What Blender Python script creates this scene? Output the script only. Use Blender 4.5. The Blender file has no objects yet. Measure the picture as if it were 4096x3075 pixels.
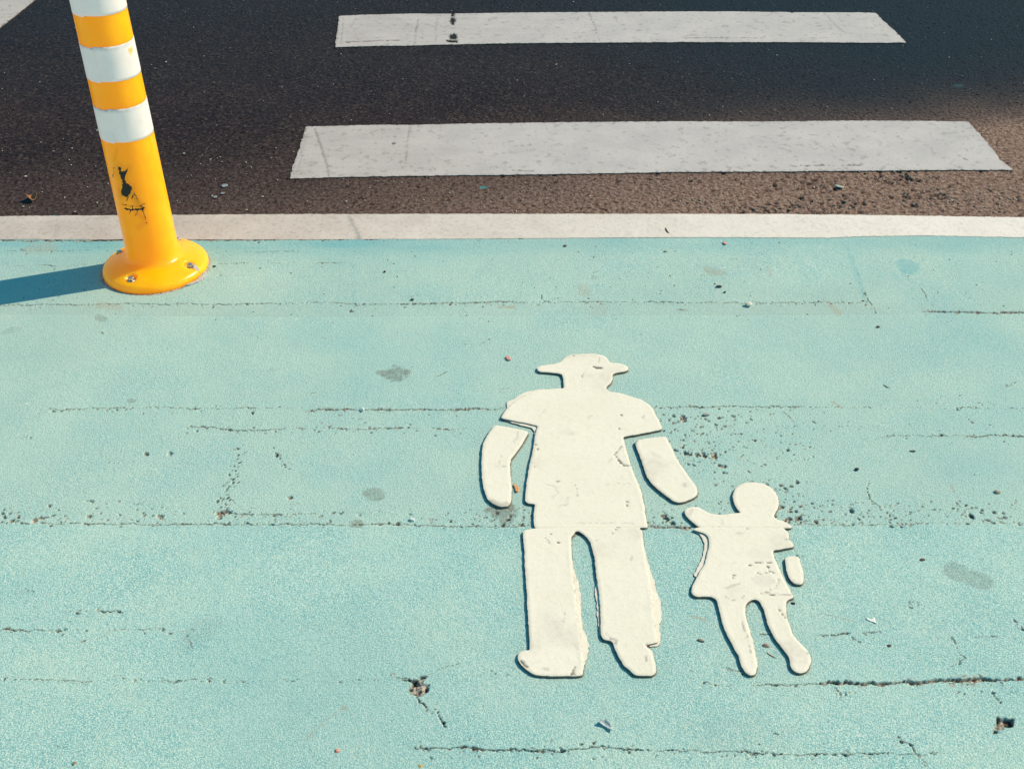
import bpy, bmesh, math, random
import numpy as np
from mathutils import Vector, Matrix
from mathutils.geometry import delaunay_2d_cdt

# ------------------------------------------------------------------ set up
scene = bpy.context.scene
COL = scene.collection
R = math.radians
H = 1.60                    # eye height of the photographer
F = 4452.0                  # focal length in units of a 4096 wide picture
TH = R(36.5)                # downward pitch
CX, CY = 2048.0, 1537.0
SIN, COS = math.sin(TH), math.cos(TH)

def gp(x, y, z=0.0):
    """survey helper: where the sight line of a survey mark meets the height z"""
    a = (x - CX) / F; b = (y - CY) / F
    dx, dy, dz = a, COS - b * SIN, -SIN - b * COS
    t = (z - H) / dz
    return (a * t, dy * t)

def prj(X, Y, Z):
    X = np.asarray(X, float); Y = np.asarray(Y, float); Z = np.asarray(Z, float) - H
    zc = Y * COS - Z * SIN
    yc = -(Y * SIN + Z * COS)
    return CX + F * X / zc, CY + F * yc / zc

def zoomed(ox, oy, s, pts):
    return [(ox + p[0] * s, oy + p[1] * s) for p in pts]

# ------------------------------------------------------------------ noise
def _hash(ix, iy, seed):
    h = (ix.astype(np.int64) * 374761393 + iy.astype(np.int64) * 668265263 + seed * 974634777) & 0xffffffff
    h = ((h ^ (h >> 13)) * 1274126177) & 0xffffffff
    h = ((h ^ (h >> 16)) * 2246822519) & 0xffffffff
    return ((h ^ (h >> 15)) & 0xffffff) / float(0xffffff)

def vn(x, y, s, seed=0):
    x = np.asarray(x, float) * s + 1000.3; y = np.asarray(y, float) * s + 1000.7
    ix = np.floor(x); iy = np.floor(y); fx = x - ix; fy = y - iy
    fx = fx * fx * (3 - 2 * fx); fy = fy * fy * (3 - 2 * fy)
    ix = ix.astype(np.int64); iy = iy.astype(np.int64)
    a = _hash(ix, iy, seed); b = _hash(ix + 1, iy, seed); c = _hash(ix, iy + 1, seed); d = _hash(ix + 1, iy + 1, seed)
    return (a + (b - a) * fx) * (1 - fy) + (c + (d - c) * fx) * fy

def fbm(x, y, s, seed=0, oct=3):
    t = 0; amp = 1; n = 0
    for i in range(oct):
        ca, sa = math.cos(.6 + i * 1.1 + seed * .37), math.sin(.6 + i * 1.1 + seed * .37)
        t = t + amp * vn(x * ca - y * sa, x * sa + y * ca, s * 2 ** i, seed + i * 17); n += amp; amp *= .5
    return t / n - .5

def sstep(a, b, x):
    t = np.clip((x - a) / (b - a), 0, 1)
    return t * t * (3 - 2 * t)

def seg_dist(px, py, pts):
    """distance of many points to a polyline, plus the position along it"""
    best = np.full(px.shape, 1e9); along = np.zeros(px.shape)
    n = len(pts) - 1
    for i in range(n):
        ax, ay = pts[i]; bx, by = pts[i + 1]
        vx, vy = bx - ax, by - ay; L = vx * vx + vy * vy + 1e-12
        t = np.clip(((px - ax) * vx + (py - ay) * vy) / L, 0, 1)
        d = np.hypot(px - ax - t * vx, py - ay - t * vy)
        m = d < best
        best[m] = d[m]; along[m] = (i + t[m]) / n
    return best, along

# ------------------------------------------------------------------ object helpers
def link(name, me, mat=None, parent=None):
    o = bpy.data.objects.new(name, me); COL.objects.link(o)
    if mat is not None and me is not None:
        me.materials.append(mat)
    if parent is not None: o.parent = parent
    return o

def tag(o, label=None, cat=None, group=None, kind=None):
    if label: o['label'] = label
    if cat: o['category'] = cat
    if group: o['group'] = group
    if kind: o['kind'] = kind
    return o

def empty(name, loc, label, cat, group=None):
    o = bpy.data.objects.new(name, None); COL.objects.link(o)
    o.location = loc; o.empty_display_size = .05
    return tag(o, label, cat, group)

def mesh_np(name, co, faces, attrs=None, smooth=True):
    """co (n,3) array; faces (m,4) or (m,3) array or list of arrays"""
    me = bpy.data.meshes.new(name)
    fl = faces if isinstance(faces, list) else [faces]
    fl = [np.asarray(f, dtype=np.int32) for f in fl if len(f)]
    nl = sum(f.size for f in fl); nf = sum(len(f) for f in fl)
    me.vertices.add(len(co)); me.vertices.foreach_set('co', np.asarray(co, dtype=np.float32).ravel())
    me.loops.add(nl); me.polygons.add(nf)
    me.loops.foreach_set('vertex_index', np.concatenate([f.ravel() for f in fl]))
    tot = np.concatenate([np.full(len(f), f.shape[1], dtype=np.int32) for f in fl])
    st = np.concatenate([[0], np.cumsum(tot)[:-1]]).astype(np.int32)
    me.polygons.foreach_set('loop_start', st)
    me.polygons.foreach_set('loop_total', tot)
    me.polygons.foreach_set('use_smooth', np.full(nf, smooth, dtype=bool))
    if attrs:
        for k, v in attrs.items():
            a = me.attributes.new(k, 'FLOAT', 'POINT')
            a.data.foreach_set('value', np.asarray(v, dtype=np.float32))
    me.update(calc_edges=True); me.validate()
    return me

def grid_faces(nx, ny):
    i = np.arange(nx * ny).reshape(ny, nx)
    return np.stack([i[:-1, :-1], i[:-1, 1:], i[1:, 1:], i[1:, :-1]], -1).reshape(-1, 4)

def bm_obj(name, bm, mat, parent=None, smooth=True):
    me = bpy.data.meshes.new(name); bm.normal_update(); bm.to_mesh(me); bm.free()
    if smooth:
        for p in me.polygons: p.use_smooth = True
    return link(name, me, mat, parent)

# ------------------------------------------------------------------ materials
class NT:
    def __init__(s, name):
        s.m = bpy.data.materials.new(name); s.m.use_nodes = True
        s.t = s.m.node_tree; s.t.nodes.clear()
        s.out = s.n('ShaderNodeOutputMaterial'); s.b = s.n('ShaderNodeBsdfPrincipled')
        s.l(s.b.outputs[0], s.out.inputs[0])
        g = s.n('ShaderNodeNewGeometry'); s.pos = g.outputs['Position']
    def n(s, t): return s.t.nodes.new(t)
    def l(s, a, b): s.t.links.new(a, b)
    def val(s, sock, v):
        if isinstance(v, bpy.types.NodeSocket): s.l(v, sock)
        elif isinstance(v, (tuple, list)) and len(v) == 3 and sock.type == 'RGBA': sock.default_value = (*v, 1)
        else: sock.default_value = v
    def attr(s, name):
        a = s.n('ShaderNodeAttribute'); a.attribute_name = name; return a.outputs['Fac']
    def noise(s, sc, det=2, rough=.5, vec=None, dist=0):
        a = s.n('ShaderNodeTexNoise'); a.inputs['Scale'].default_value = sc; a.inputs['Detail'].default_value = det
        a.inputs['Roughness'].default_value = rough; a.inputs['Distortion'].default_value = dist
        s.l(vec if vec is not None else s.pos, a.inputs['Vector']); return a.outputs['Fac']
    def vor(s, sc, feat='F1', out='Distance', vec=None):
        a = s.n('ShaderNodeTexVoronoi'); a.feature = feat; a.inputs['Scale'].default_value = sc
        s.l(vec if vec is not None else s.pos, a.inputs['Vector']); return a.outputs[out]
    def ramp(s, v, a, b, c=0., d=1.):
        m = s.n('ShaderNodeMapRange'); m.interpolation_type = 'SMOOTHSTEP'
        s.l(v, m.inputs[0]); m.inputs[1].default_value = a; m.inputs[2].default_value = b
        m.inputs[3].default_value = c; m.inputs[4].default_value = d; return m.outputs[0]
    def math(s, op, a, b=0., c=None):
        m = s.n('ShaderNodeMath'); m.operation = op; s.val(m.inputs[0], a); s.val(m.inputs[1], b)
        if c is not None: s.val(m.inputs[2], c)
        return m.outputs[0]
    def mix(s, f, a, b, mode='MIX'):
        m = s.n('ShaderNodeMix'); m.data_type = 'RGBA'; m.blend_type = mode; m.clamp_factor = True
        s.val(m.inputs[0], f); s.val(m.inputs[6], a); s.val(m.inputs[7], b); return m.outputs[2]
    def bump(s, h, dist, strength=1.0, prev=None):
        b = s.n('ShaderNodeBump'); b.inputs['Distance'].default_value = dist; b.inputs['Strength'].default_value = strength
        s.l(h, b.inputs['Height'])
        if prev is not None: s.l(prev, b.inputs['Normal'])
        return b.outputs[0]
    def fin(s, col, rough=.8, normal=None, spec=.3, metal=0.):
        s.val(s.b.inputs['Base Color'], col); s.val(s.b.inputs['Roughness'], rough)
        s.b.inputs['Specular IOR Level'].default_value = spec; s.b.inputs['Metallic'].default_value = metal
        if normal is not None: s.l(normal, s.b.inputs['Normal'])
        return s.m

def mat_footway():
    k = NT('turquoise_coating')
    grain = k.noise(430, 2, .65); grain2 = k.noise(210, 3, .65); big = k.noise(5, 4, .6); mid = k.noise(38, 3, .6)
    deep = k.mix(k.ramp(big, .3, .7), FW_DEEP, FW_PALE)
    c = k.mix(k.ramp(grain, .42, .62), deep, FW_LIGHT)
    c = k.mix(k.math('MULTIPLY', k.ramp(grain2, .53, .68), .42), c, FW_DARKG)
    c = k.mix(k.math('MULTIPLY', k.ramp(mid, .50, .8), .30), c, (.43, .53, .45))
    # sparse sparkling pale grains
    sp = k.vor(210, out='Distance'); sc = k.vor(210, out='Color')
    pick = k.math('MULTIPLY', k.ramp(sp, .14, .05), k.ramp(sc, .80, .84))
    c = k.mix(k.math('MULTIPLY', pick, .7), c, (.78, .80, .72))
    # tone: wear that makes the strip beside the line greyer
    c = k.mix(k.attr('wear'), c, (.375, .48, .43))
    c = k.mix(k.math('MULTIPLY', k.attr('stain'), .85), c, (.20, .20, .165))
    c = k.mix(k.attr('blue'), c, (.10, .37, .42))
    c = k.mix(k.attr('rust'), c, (.42, .30, .20))
    dirt = k.mix(k.ramp(k.noise(170, 2, .6), .38, .60), (.12, .070, .045), (.50, .39, .31))
    c = k.mix(k.attr('dirt'), c, dirt)
    c = k.mix(k.attr('dark'), c, (.026, .021, .017))
    n = k.bump(grain2, .0017, .85)
    n = k.bump(grain, .0013, .9, n)
    return k.fin(c, .85, n, .12)

FW_DEEP = (.195, .435, .435); FW_PALE = (.335, .530, .480); FW_LIGHT = (.635, .735, .635); FW_DARKG = (.060, .265, .310)

def mat_asphalt(plain=False):
    k = NT('ground_asphalt' if plain else 'worn_asphalt')
    g1 = k.noise(190, 4, .7); g2 = k.noise(75, 4, .65); big = k.noise(2.2, 4, .6)
    cell = k.vor(105, out='Color'); cd = k.vor(105, out='Distance')
    c = k.mix(k.ramp(big, .3, .7), (.0215, .0145, .0195), (.035, .0220, .0245))
    m1 = k.noise(46, 4, .7); m2 = k.noise(34, 4, .7, dist=.4)
    c = k.mix(k.math('MULTIPLY', k.ramp(m1, .50, .66), .55), c, (.0110, .0130, .022))
    c = k.mix(k.math('MULTIPLY', k.ramp(m2, .52, .68), .60), c, (.062, .038, .032))
    c = k.mix(k.math('MULTIPLY', k.ramp(cell, .55, .95), .75), c, (.092, .064, .058))
    c = k.mix(k.math('MULTIPLY', k.ramp(g1, .54, .70), .60), c, (.105, .086, .080))
    c = k.mix(k.math('MULTIPLY', k.ramp(g2, .49, .36), .9), c, (.005, .004, .006))
    if not plain:
        dust = k.mix(k.ramp(g2, .35, .65), (.150, .080, .062), (.355, .238, .185))
        c = k.mix(k.attr('dust'), c, dust)
        c = k.mix(k.attr('cool'), c, (.013, .024, .036))
    # pale stone chips in the wearing course
    v1 = k.vor(62, out='Distance'); c1 = k.vor(62, out='Color')
    pick = k.math('MULTIPLY', k.ramp(v1, .16, .08), k.ramp(c1, .86, .88))
    c = k.mix(k.math('MULTIPLY', pick, .8), c, (.42, .36, .31))
    v2 = cd
    pick2 = k.math('MULTIPLY', k.ramp(v2, .22, .10), k.ramp(cell, .78, .80))
    c = k.mix(k.math('MULTIPLY', pick2, .65), c, (.24, .18, .15))
    if not plain:
        c = k.mix(k.attr('dark'), c, (.008, .007, .007))
        c = k.mix(k.attr('teal'), c, (.05, .25, .27))
    n = k.bump(g2, .009, .9); n = k.bump(g1, .0030, .9, n); n = k.bump(cd, .003, .8, n)
    return k.fin(c, .9, n, .12)

def mat_white(name, a, b, warm, speck=.25, bump=.5, dirtcol=(.10, .075, .055), streak=1., blot=.5):
    k = NT(name)
    g = k.noise(420, 2, .6); m = k.noise(70, 3, .6); big = k.noise(6, 4, .6)
    c = k.mix(k.ramp(big, .3, .7), a, b)
    c = k.mix(k.math('MULTIPLY', k.ramp(m, .5, .75), .35), c, warm)
    st = k.n('ShaderNodeMapping'); st.inputs['Scale'].default_value = (1, 5, 1); k.l(k.pos, st.inputs['Vector'])
    sk = k.noise(90, 4, .7, st.outputs[0])
    pit = k.noise(360, 2, .6)
    pit2 = k.noise(150, 3, .7)
    c = k.mix(k.math('MULTIPLY', k.ramp(pit2, .55, .72), speck * blot), c, (.33, .28, .25))
    c = k.mix(k.math('MULTIPLY', k.ramp(pit, .60, .74), speck), c, (.18, .15, .13))
    c = k.mix(k.math('MULTIPLY', k.ramp(sk, .56, .74), speck * 1.1 * streak), c, (.28, .26, .26))
    c = k.mix(k.attr('tone'), c, (.37, .295, .265))
    c = k.mix(k.attr('stain'), c, (.36, .32, .29))
    c = k.mix(k.attr('dirt'), c, dirtcol)
    c = k.mix(k.attr('dark'), c, (.018, .016, .014))
    n = k.bump(m, .0012, bump); n = k.bump(g, .0007, bump, n)
    return k.fin(c, .7, n, .12)

def mat_simple(name, col, rough=.8, spec=.3, metal=0., var=.35, sc=300, bump=.0006):
    k = NT(name); g = k.noise(sc, 3, .6)
    dark = tuple(v * (1 - var) for v in col); light = tuple(min(1, v * (1 + var)) for v in col)
    c = k.mix(k.ramp(g, .3, .7), dark, light)
    return k.fin(c, rough, k.bump(g, bump, .8), spec, metal)

def mat_plastic():
    k = NT('orange_post_plastic')
    m = k.noise(14, 3, .6); st = k.n('ShaderNodeMapping'); st.inputs['Scale'].default_value = (1, 1, .15)
    k.l(k.pos, st.inputs['Vector'])
    s = k.noise(160, 3, .7, st.outputs[0])
    c = k.mix(k.ramp(m, .3, .7), PL_A, PL_B)
    c = k.mix(k.math('MULTIPLY', k.ramp(s, .60, .8), .22), c, (.62, .22, .02))
    c = k.mix(k.math('MULTIPLY', k.attr('smudge'), .55), c, (.20, .08, .01))
    sc = k.attr('scuff'); rough = k.noise(420, 2, .6)
    sc = k.ramp(k.math('ADD', sc, k.math('MULTIPLY', k.math('SUBTRACT', rough, .5), .5)), .35, .65)
    c = k.mix(sc, c, (.018, .010, .006))
    n = k.bump(k.noise(60, 2, .5), .0006, .4)
    k.b.inputs['Subsurface Weight'].default_value = .9
    k.b.inputs['Subsurface Radius'].default_value = (1.0, .42, .04)
    k.b.inputs['Subsurface Scale'].default_value = .12
    # orange glow added to the plastic to brighten its shaded side
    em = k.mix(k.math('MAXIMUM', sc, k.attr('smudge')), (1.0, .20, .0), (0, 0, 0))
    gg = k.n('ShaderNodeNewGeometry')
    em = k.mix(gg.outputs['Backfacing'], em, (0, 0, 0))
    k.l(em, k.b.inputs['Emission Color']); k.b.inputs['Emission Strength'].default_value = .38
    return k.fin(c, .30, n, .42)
PL_A = (1.0, .42, .002); PL_B = (1.0, .48, .003)

def mat_band():
    k = NT('white_reflective_sheet')
    tc = k.n('ShaderNodeUVMap'); tc.uv_map = 'uv'
    hx = k.vor(300, out='Distance', vec=tc.outputs[0])
    m = k.noise(20, 3, .6)
    c = k.mix(k.ramp(m, .3, .7), (.70, .62, .57), (.78, .69, .64))
    c = k.mix(k.math('MULTIPLY', k.math('MULTIPLY', k.ramp(hx, .22, .50), k.ramp(m, .38, .6)), .35), c, (.50, .50, .48))
    c = k.mix(k.attr('smudge'), c, (.36, .33, .28))
    c = k.mix(k.attr('tear'), c, (.9, .40, .01))
    # weak warm emission, added so the bands stay light on their shaded side
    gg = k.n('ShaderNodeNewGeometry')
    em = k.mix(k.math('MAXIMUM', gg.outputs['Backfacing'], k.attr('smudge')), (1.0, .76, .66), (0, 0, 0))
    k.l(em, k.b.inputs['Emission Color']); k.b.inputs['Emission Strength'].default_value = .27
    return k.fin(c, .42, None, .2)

M_foot = mat_footway(); M_asph = mat_asphalt(); M_ground = mat_asphalt(True)
M_fig = mat_white('cream_thermoplastic', (.825, .738, .610), (.86, .768, .645), (.75, .655, .51), .20, .5, streak=.5, blot=.45)
M_bar = mat_white('worn_crossing_paint', (.478, .430, .424), (.550, .492, .476), (.435, .388, .372), .42, .8, streak=.15, blot=.14)
M_line = mat_white('gritty_line_paint', (.79, .695, .620), (.835, .74, .67), (.70, .60, .53), .45, 1.0, streak=.0, blot=.1)
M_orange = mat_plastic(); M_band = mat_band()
M_steel = mat_simple('galvanised_steel', (.55, .55, .54), .35, .5, .9, .2, 200)
M_mortar = mat_simple('grey_mortar', (.46, .42, .38), .9, .2, 0, .3, 260, .002)

# ------------------------------------------------------------------ crack / pit / stain survey (4096-wide survey units from 2212-wide notes)
K = 4096 / 2212.
def D(pts): return [(x * K, y * K) for x, y in pts]

# (points, width mm, depth mm, dirtiness, continuity 0..1)
CRACKS = [
 (D([(-60,663),(0,662),(120,661),(300,659),(520,660),(640,656)]), 1.9, 3.5, .25, .75),
 (D([(640,656),(700,657),(760,660),(860,660)]), 1.3, 3, .2, .5),
 (D([(860,660),(900,658),(1000,657),(1050,655),(1100,655),(1140,657)]), 2.4, 4, .75, .85),
 (D([(1140,657),(1250,655),(1400,655),(1500,657),(1700,656),(1870,657)]), 1.4, 3, .3, .6),
 (D([(1990,677),(2060,676),(2130,678),(2212,678),(2290,679)]), 3.6, 5, .95, .95),
 (D([(-40,576),(0,577),(120,576),(215,573)]), 1.1, 2, .2, .45), (D([(470,571),(560,571),(760,571)]), 1.1, 2, .2, .45),
 (D([(0,545),(200,543)]), .9, 1.5, .2, .4), (D([(480,545),(700,546)]), .9, 1.5, .2, .4),
 (D([(-20,524),(0,523),(250,522),(300,521)]), 2.6, 4, .9, .9), (D([(380,521),(600,521),(800,519),(1000,517),(1130,517)]), 1.8, 3, .95, .8),
 (D([(665,892),(690,887),(750,888),(800,888),(950,889),(1090,886)]), 3.4, 4.5, .95, .92),
 (D([(1400,881),(1450,883),(1500,882),(1600,880),(1750,883)]), 2.0, 4, .6, .7),
 (D([(1750,883),(1900,884),(2212,886)]), 1.2, 3, .3, .4),
 (D([(60,884),(110,887),(160,888),(260,884),(520,886),(650,884)]), 1.3, 3, .3, .4),
 (D([(405,925),(470,928),(520,933),(620,930)]), 2.2, 4, .5, .6),
 (D([(620,930),(700,928),(800,930),(900,928),(1010,931)]), 1.6, 3, .8, .45),
 (D([(-60,1133),(0,1133),(350,1136),(700,1136),(900,1138),(1080,1142),(1130,1142)]), 1.9, 4, .4, .6),
 (D([(1395,1141),(1440,1143),(1500,1142)]), 3.6, 4, 1., 1.),
 (D([(1690,1137),(1800,1139),(1900,1138),(2000,1135),(2212,1132),(2280,1131)]), 1.5, 3, .5, .5),
 (D([(470,1109),(500,1112),(560,1114),(610,1115)]), 2.2, 4, .7, .8), (D([(610,1115),(700,1112),(860,1110)]), 1.2, 3, .2, .35),
 (D([(214,1323),(232,1328),(250,1324),(268,1326)]), 2.4, 4, .3, 1.), (D([(120,1325),(214,1324)]), .9, 2, .1, .5),
 (D([(-30,1362),(0,1363),(40,1362),(60,1364),(150,1365)]), 1.6, 3, .5, .8), (D([(150,1365),(280,1366),(420,1367)]), .6, 1, .1, .35),
 (D([(0,1472),(60,1474),(200,1474)]), .9, 2, .3, .5), (D([(255,1462),(275,1470),(285,1474),(400,1476),(470,1471)]), .9, 2, .3, .5),
 (D([(470,1474),(600,1476),(720,1472),(850,1470),(905,1473)]), .6, 1.5, .3, .35),
 (D([(1620,1484),(1690,1485),(1760,1481)]), 1.4, 3, .3, .7),
 (D([(1760,1481),(1850,1480),(1950,1477),(2060,1474),(2212,1467),(2270,1465)]), 5.0, 6.5, .9, 1.),
 (D([(888,1620),(950,1621),(1050,1621),(1120,1626),(1185,1629)]), 2.6, 5, .5, .9),
 (D([(1150,1622),(1200,1626),(1245,1620),(1290,1614),(1340,1620),(1400,1622)]), 2.2, 5, .3, .8),
 (D([(1400,1622),(1500,1626),(1620,1629),(1750,1632),(1835,1632),(2040,1632)]), 1.3, 3.5, .1, .6),
 (D([(893,1505),(902,1514),(910,1522),(924,1537)]), 1.8, 4, .1, 1.), (D([(945,1539),(946,1548),(955,1560),(962,1572)]), 2.0, 4, .1, 1.),
 (D([(905,1473),(935,1460),(975,1440),(1010,1436)]), .5, 1, .2, .35), (D([(862,1474),(885,1475)]), 1.6, 3, 0, 1.),
 (D([(2055,1383),(2061,1392),(2066,1404),(2072,1412)]), 1.3, 3, .1, 1.), (D([(2071,1416),(2078,1422),(2086,1432)]), 1.1, 3, .1, 1.),
 (D([(2187,1340),(2193,1350),(2204,1358),(2220,1375)]), 1.4, 3, .1, 1.),
 (D([(2104,1381),(2130,1378),(2160,1380)]), .9, 2, .2, .7),
 (D([(1765,1374),(1796,1374),(1843,1374),(1880,1370),(1905,1369)]), 1.5, 3, .5, .7), (D([(1644,1378),(1692,1380)]), 2.2, 3, .9, 1.),
 (D([(1878,1040),(1872,1057),(1876,1080),(1890,1090),(1906,1103)]), 1.3, 3, .3, .9),
 (D([(2087,946),(2137,943),(2170,945),(2230,946)]), 2.0, 4, .6, .9), (D([(1890,945),(2087,946)]), .9, 2, .3, .35),
 (D([(1863,627),(1870,645),(1882,660),(1892,682)]), .9, 2, .4, .5), (D([(1988,622),(1999,640),(2005,655),(2022,670)]), 1.0, 2, .7, .5),
 (D([(1512,1478),(1540,1484),(1560,1485),(1580,1488)]), .9, 2, .2, .5), (D([(1563,1447),(1575,1452),(1600,1455),(1614,1457)]), 1.1, 2, .6, 1.),
 (D([(1688,890),(1700,898),(1715,915)]), 1.0, 2, .4, .8), (D([(1935,1590),(1965,1610),(1985,1640),(2005,1661)]), 1.2, 2.5, .05, .9),
 (D([(2140,1495),(2150,1508),(2162,1526)]), 1.3, 3, .1, 1.), (D([(1800,1487),(1812,1497),(1815,1512)]), 1.2, 3, .7, 1.),
 (D([(405,1378),(412,1395),(414,1412)]), .8, 2, .1, .7), (D([(1170,640),(1172,652),(1188,658)]), 1.2, 3, .2, 1.),
 (D([(1066,1460),(1085,1466),(1105,1464)]), .8, 2, .0, 1.),
 (D([(1050,1451),(1075,1460)]), .6, 1, .0, .6),
]
# clusters of pits: (x0,y0,x1,y1,count,rmin,rmax mm, dirtiness)
_h = random.Random(77)
for _i in range(52):
    _x, _y = _h.uniform(-20, 2230), _h.uniform(535, 1655)
    if _h.random() < .5: _y = _h.gauss(_h.choice((575, 660, 700, 890, 930, 1120, 1380, 1480)), 16)
    _l = _h.uniform(5, 26) * (.6 + _y / 1600); _a = _h.gauss(0, .25) if _h.random() < .7 else _h.uniform(-1.3, 1.3)
    CRACKS.append((D([(_x, _y), (_x + _l * .5 * math.cos(_a) , _y + _l * .5 * math.sin(_a) + _h.uniform(-1.5, 1.5)), (_x + _l * math.cos(_a), _y + _l * math.sin(_a))]), _h.uniform(.7, 1.2), 1.6, _h.choice((0, .2, .8)), .8))
PITS = [
 (1395,885,1560,1010,75,1.6,4.6,.6),(1430,885,1720,1060,130,1.2,3.4,.5),(1560,890,1760,1000,60,1,2.6,.45),
 (1620,1040,1740,1135,70,1.5,4.6,.7),(1500,1085,1620,1138,26,1.3,3.5,.5),(1390,1060,1500,1140,26,1.5,3.6,.4),
 (1720,1085,2000,1138,120,1.1,3.4,.4),(2060,1080,2212,1138,42,1.3,3.8,.55),(1990,1060,2090,1120,20,1,3,.3),
 (1030,1100,1150,1140,34,1.3,3.8,.35),(840,1095,1030,1140,18,1.3,3.6,.25),(470,1100,720,1138,46,1,2.8,.25),
 (0,1095,140,1133,26,1.4,4.4,.8),(140,1085,400,1135,34,1.2,3.4,.6),(480,1085,560,1125,16,1.2,3,.5),
 (60,878,560,900,34,1,2.4,.2),(400,918,640,940,26,1.1,3,.4),(650,895,1000,945,34,1,3,.65),
 (600,960,640,1010,12,1.2,3,.4),(100,965,300,1020,14,1,2.2,.1),(1700,900,2212,935,34,1,2.4,.3),
 (1250,645,1310,668,9,1.2,2.8,.6),(740,640,900,690,18,1,2.4,.5),(1780,545,1900,690,22,1,2.2,.4),
 (1780,855,2212,882,26,.9,2.2,.3),(60,1535,1000,1650,7,1,2,0),(1990,650,2100,690,8,1,2,.6),
 (900,1600,1300,1645,26,1,2.6,.2),(1300,1610,1900,1645,40,.9,2.2,.1),(1780,1470,2212,1510,30,1,2.4,.2),
]
# hand-placed bigger pits (x, y, rx mm, ry mm, rot, dirt, dark)
BIGPITS = [(316,983,9,7,.2,.8,.5),(365,982,10,8,.8,.4,.5),(625,1078,8,6,.4,.9,.5),(478,1110,24,9,.1,1,.4),(470,1122,9,10,0,.6,.8),
 (345,1118,10,7,0,.8,.5),(190,1118,10,6,.2,.9,.4),(30,1128,9,8,0,1,.4),(75,1127,9,7,0,1,.3),(90,1122,14,5,.3,1,.3),(210,1100,7,3,0,0,.9),(195,1087,10,3,-.1,0,.9),
 (1085,1138,8,6,0,.3,.9),(1505,985,8,8,0,.9,.6),(1520,983,8,14,0,1,.6),(1543,985,8,16,.2,1,.5),(1480,980,12,6,0,1,.2),(1475,908,7,12,0,1,.6),
 (1455,930,6,5,0,1,.2),(1532,912,5,4,0,.8,.5),(1580,902,7,3,-.4,.2,1),(1620,907,6,3,-.4,.2,1),(1560,1010,14,8,0,.8,.6),(1700,975,8,6,0,.4,.9),
 (1700,1125,12,8,0,1,.7),(1722,1122,10,9,0,1,.5),(1660,1096,7,6,0,1,.3),(1676,1097,8,5,0,1,.3),(1640,1100,9,5,-.4,.6,.6),(1600,1083,12,4,-.4,.3,.8),
 (1625,1068,12,3,-.4,.2,.9),(1765,1130,9,5,0,1,.4),(1840,1110,6,8,0,.2,.8),(2098,1120,10,6,-.3,.5,.9),(2148,1110,7,8,0,.9,.6),(2085,1095,6,7,0,.6,.8),
 (1430,1050,7,12,.2,.8,.7),(1437,1120,9,14,.2,.9,.7),(1450,1133,7,6,0,.4,.9),(720,1112,6,3,0,.7,.6),(757,674,12,5,0,1,.4),(1162,662,5,3,0,.3,.9)]
# polygonal holes broken out of the coating (survey units)
HOLES = [
 (zoomed(1200,2325,.45208,[(955,875),(1010,862),(1060,852),(1120,850),(1140,852),(1105,890),(1100,905),(1150,905),(1140,970),(1105,1000),(1080,1028),(1010,1020),(960,985),(955,940),(975,925),(985,900)]), 11, .85),
 (zoomed(3096,2325,.45208,[(1965,1185),(1985,1190),(2010,1205),(2110,1215),(2128,1245),(2120,1285),(2060,1295),(2010,1320),(1960,1360),(1932,1345),(1945,1295),(1955,1240)]), 11, .85),
 (zoomed(3096,2325,.45208,[(615,1500),(650,1500),(678,1520),(678,1550),(650,1572),(618,1550)]), 5, .15),
 (zoomed(1900,2000,.45208,[(858,285),(905,268),(940,285),(960,320),(900,335),(860,335)]), 4, .8),
]
# stains (cx, cy, rx, ry in 2212-units, rot, strength, irregularity)
STAINS = [(850,807,31,17,.02,.85,.60),(808,1068,25,15,0,.62,.35),(771,1131,17,11,0,.70,.45),(1085,1101,36,18,0,.85,.7),(1092,1124,20,14,0,.6,.8),
 (2065,1236,34,21,.35,.50,.05),(2112,1254,40,21,.3,.48,.05),(284,866,11,6,0,.55,.1),(218,688,15,9,0,.45,.3),(25,715,26,8,-.3,.25,.4),
 (1283,599,8,4,0,.35,.3),(700,730,6,3,0,.3,.2),(430,1370,60,30,-.6,.16,.6),(1540,585,30,10,.2,.18,.5),(640,745,20,4,0,.12,.3),
 (390,560,90,12,0,.12,.4),(1380,1590,8,4,0,.3,.4),(1600,1590,140,50,0,.08,.5),(590,800,12,5,0,.2,.2)]
RUSTS = [([(745,1527),(738,1533),(700,1560),(668,1592)],3,.32),([(740,1528),(748,1532)],8,.28),([(670,1590),(668,1592)],7,.25),([(1255,625),(1262,628)],14,.22),([(1290,665),(1300,668)],22,.14),
 ([(215,660),(260,664)],10,.25),([(60,540),(110,535)],14,.25),([(1080,663),(1110,663)],5,.5),([(1790,655),(1815,678)],7,.3),([(1660,575),(1665,595)],6,.2),
 ([(1525,585),(1555,590)],9,.25),([(2055,1050),(2060,1062)],3,.4),([(1770,1325),(1850,1345)],2,.35),([(1492,1332),(1525,1340)],3,.5),([(1800,870),(1815,880)],4,.4),([(1415,1018),(1425,1022)],3,.5)]

# ------------------------------------------------------------------ footway (turquoise path)
def spaced(a, b, f):
    v = [a]
    while v[-1] < b: v.append(v[-1] + f(v[-1]))
    v[-1] = b
    return v

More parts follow.
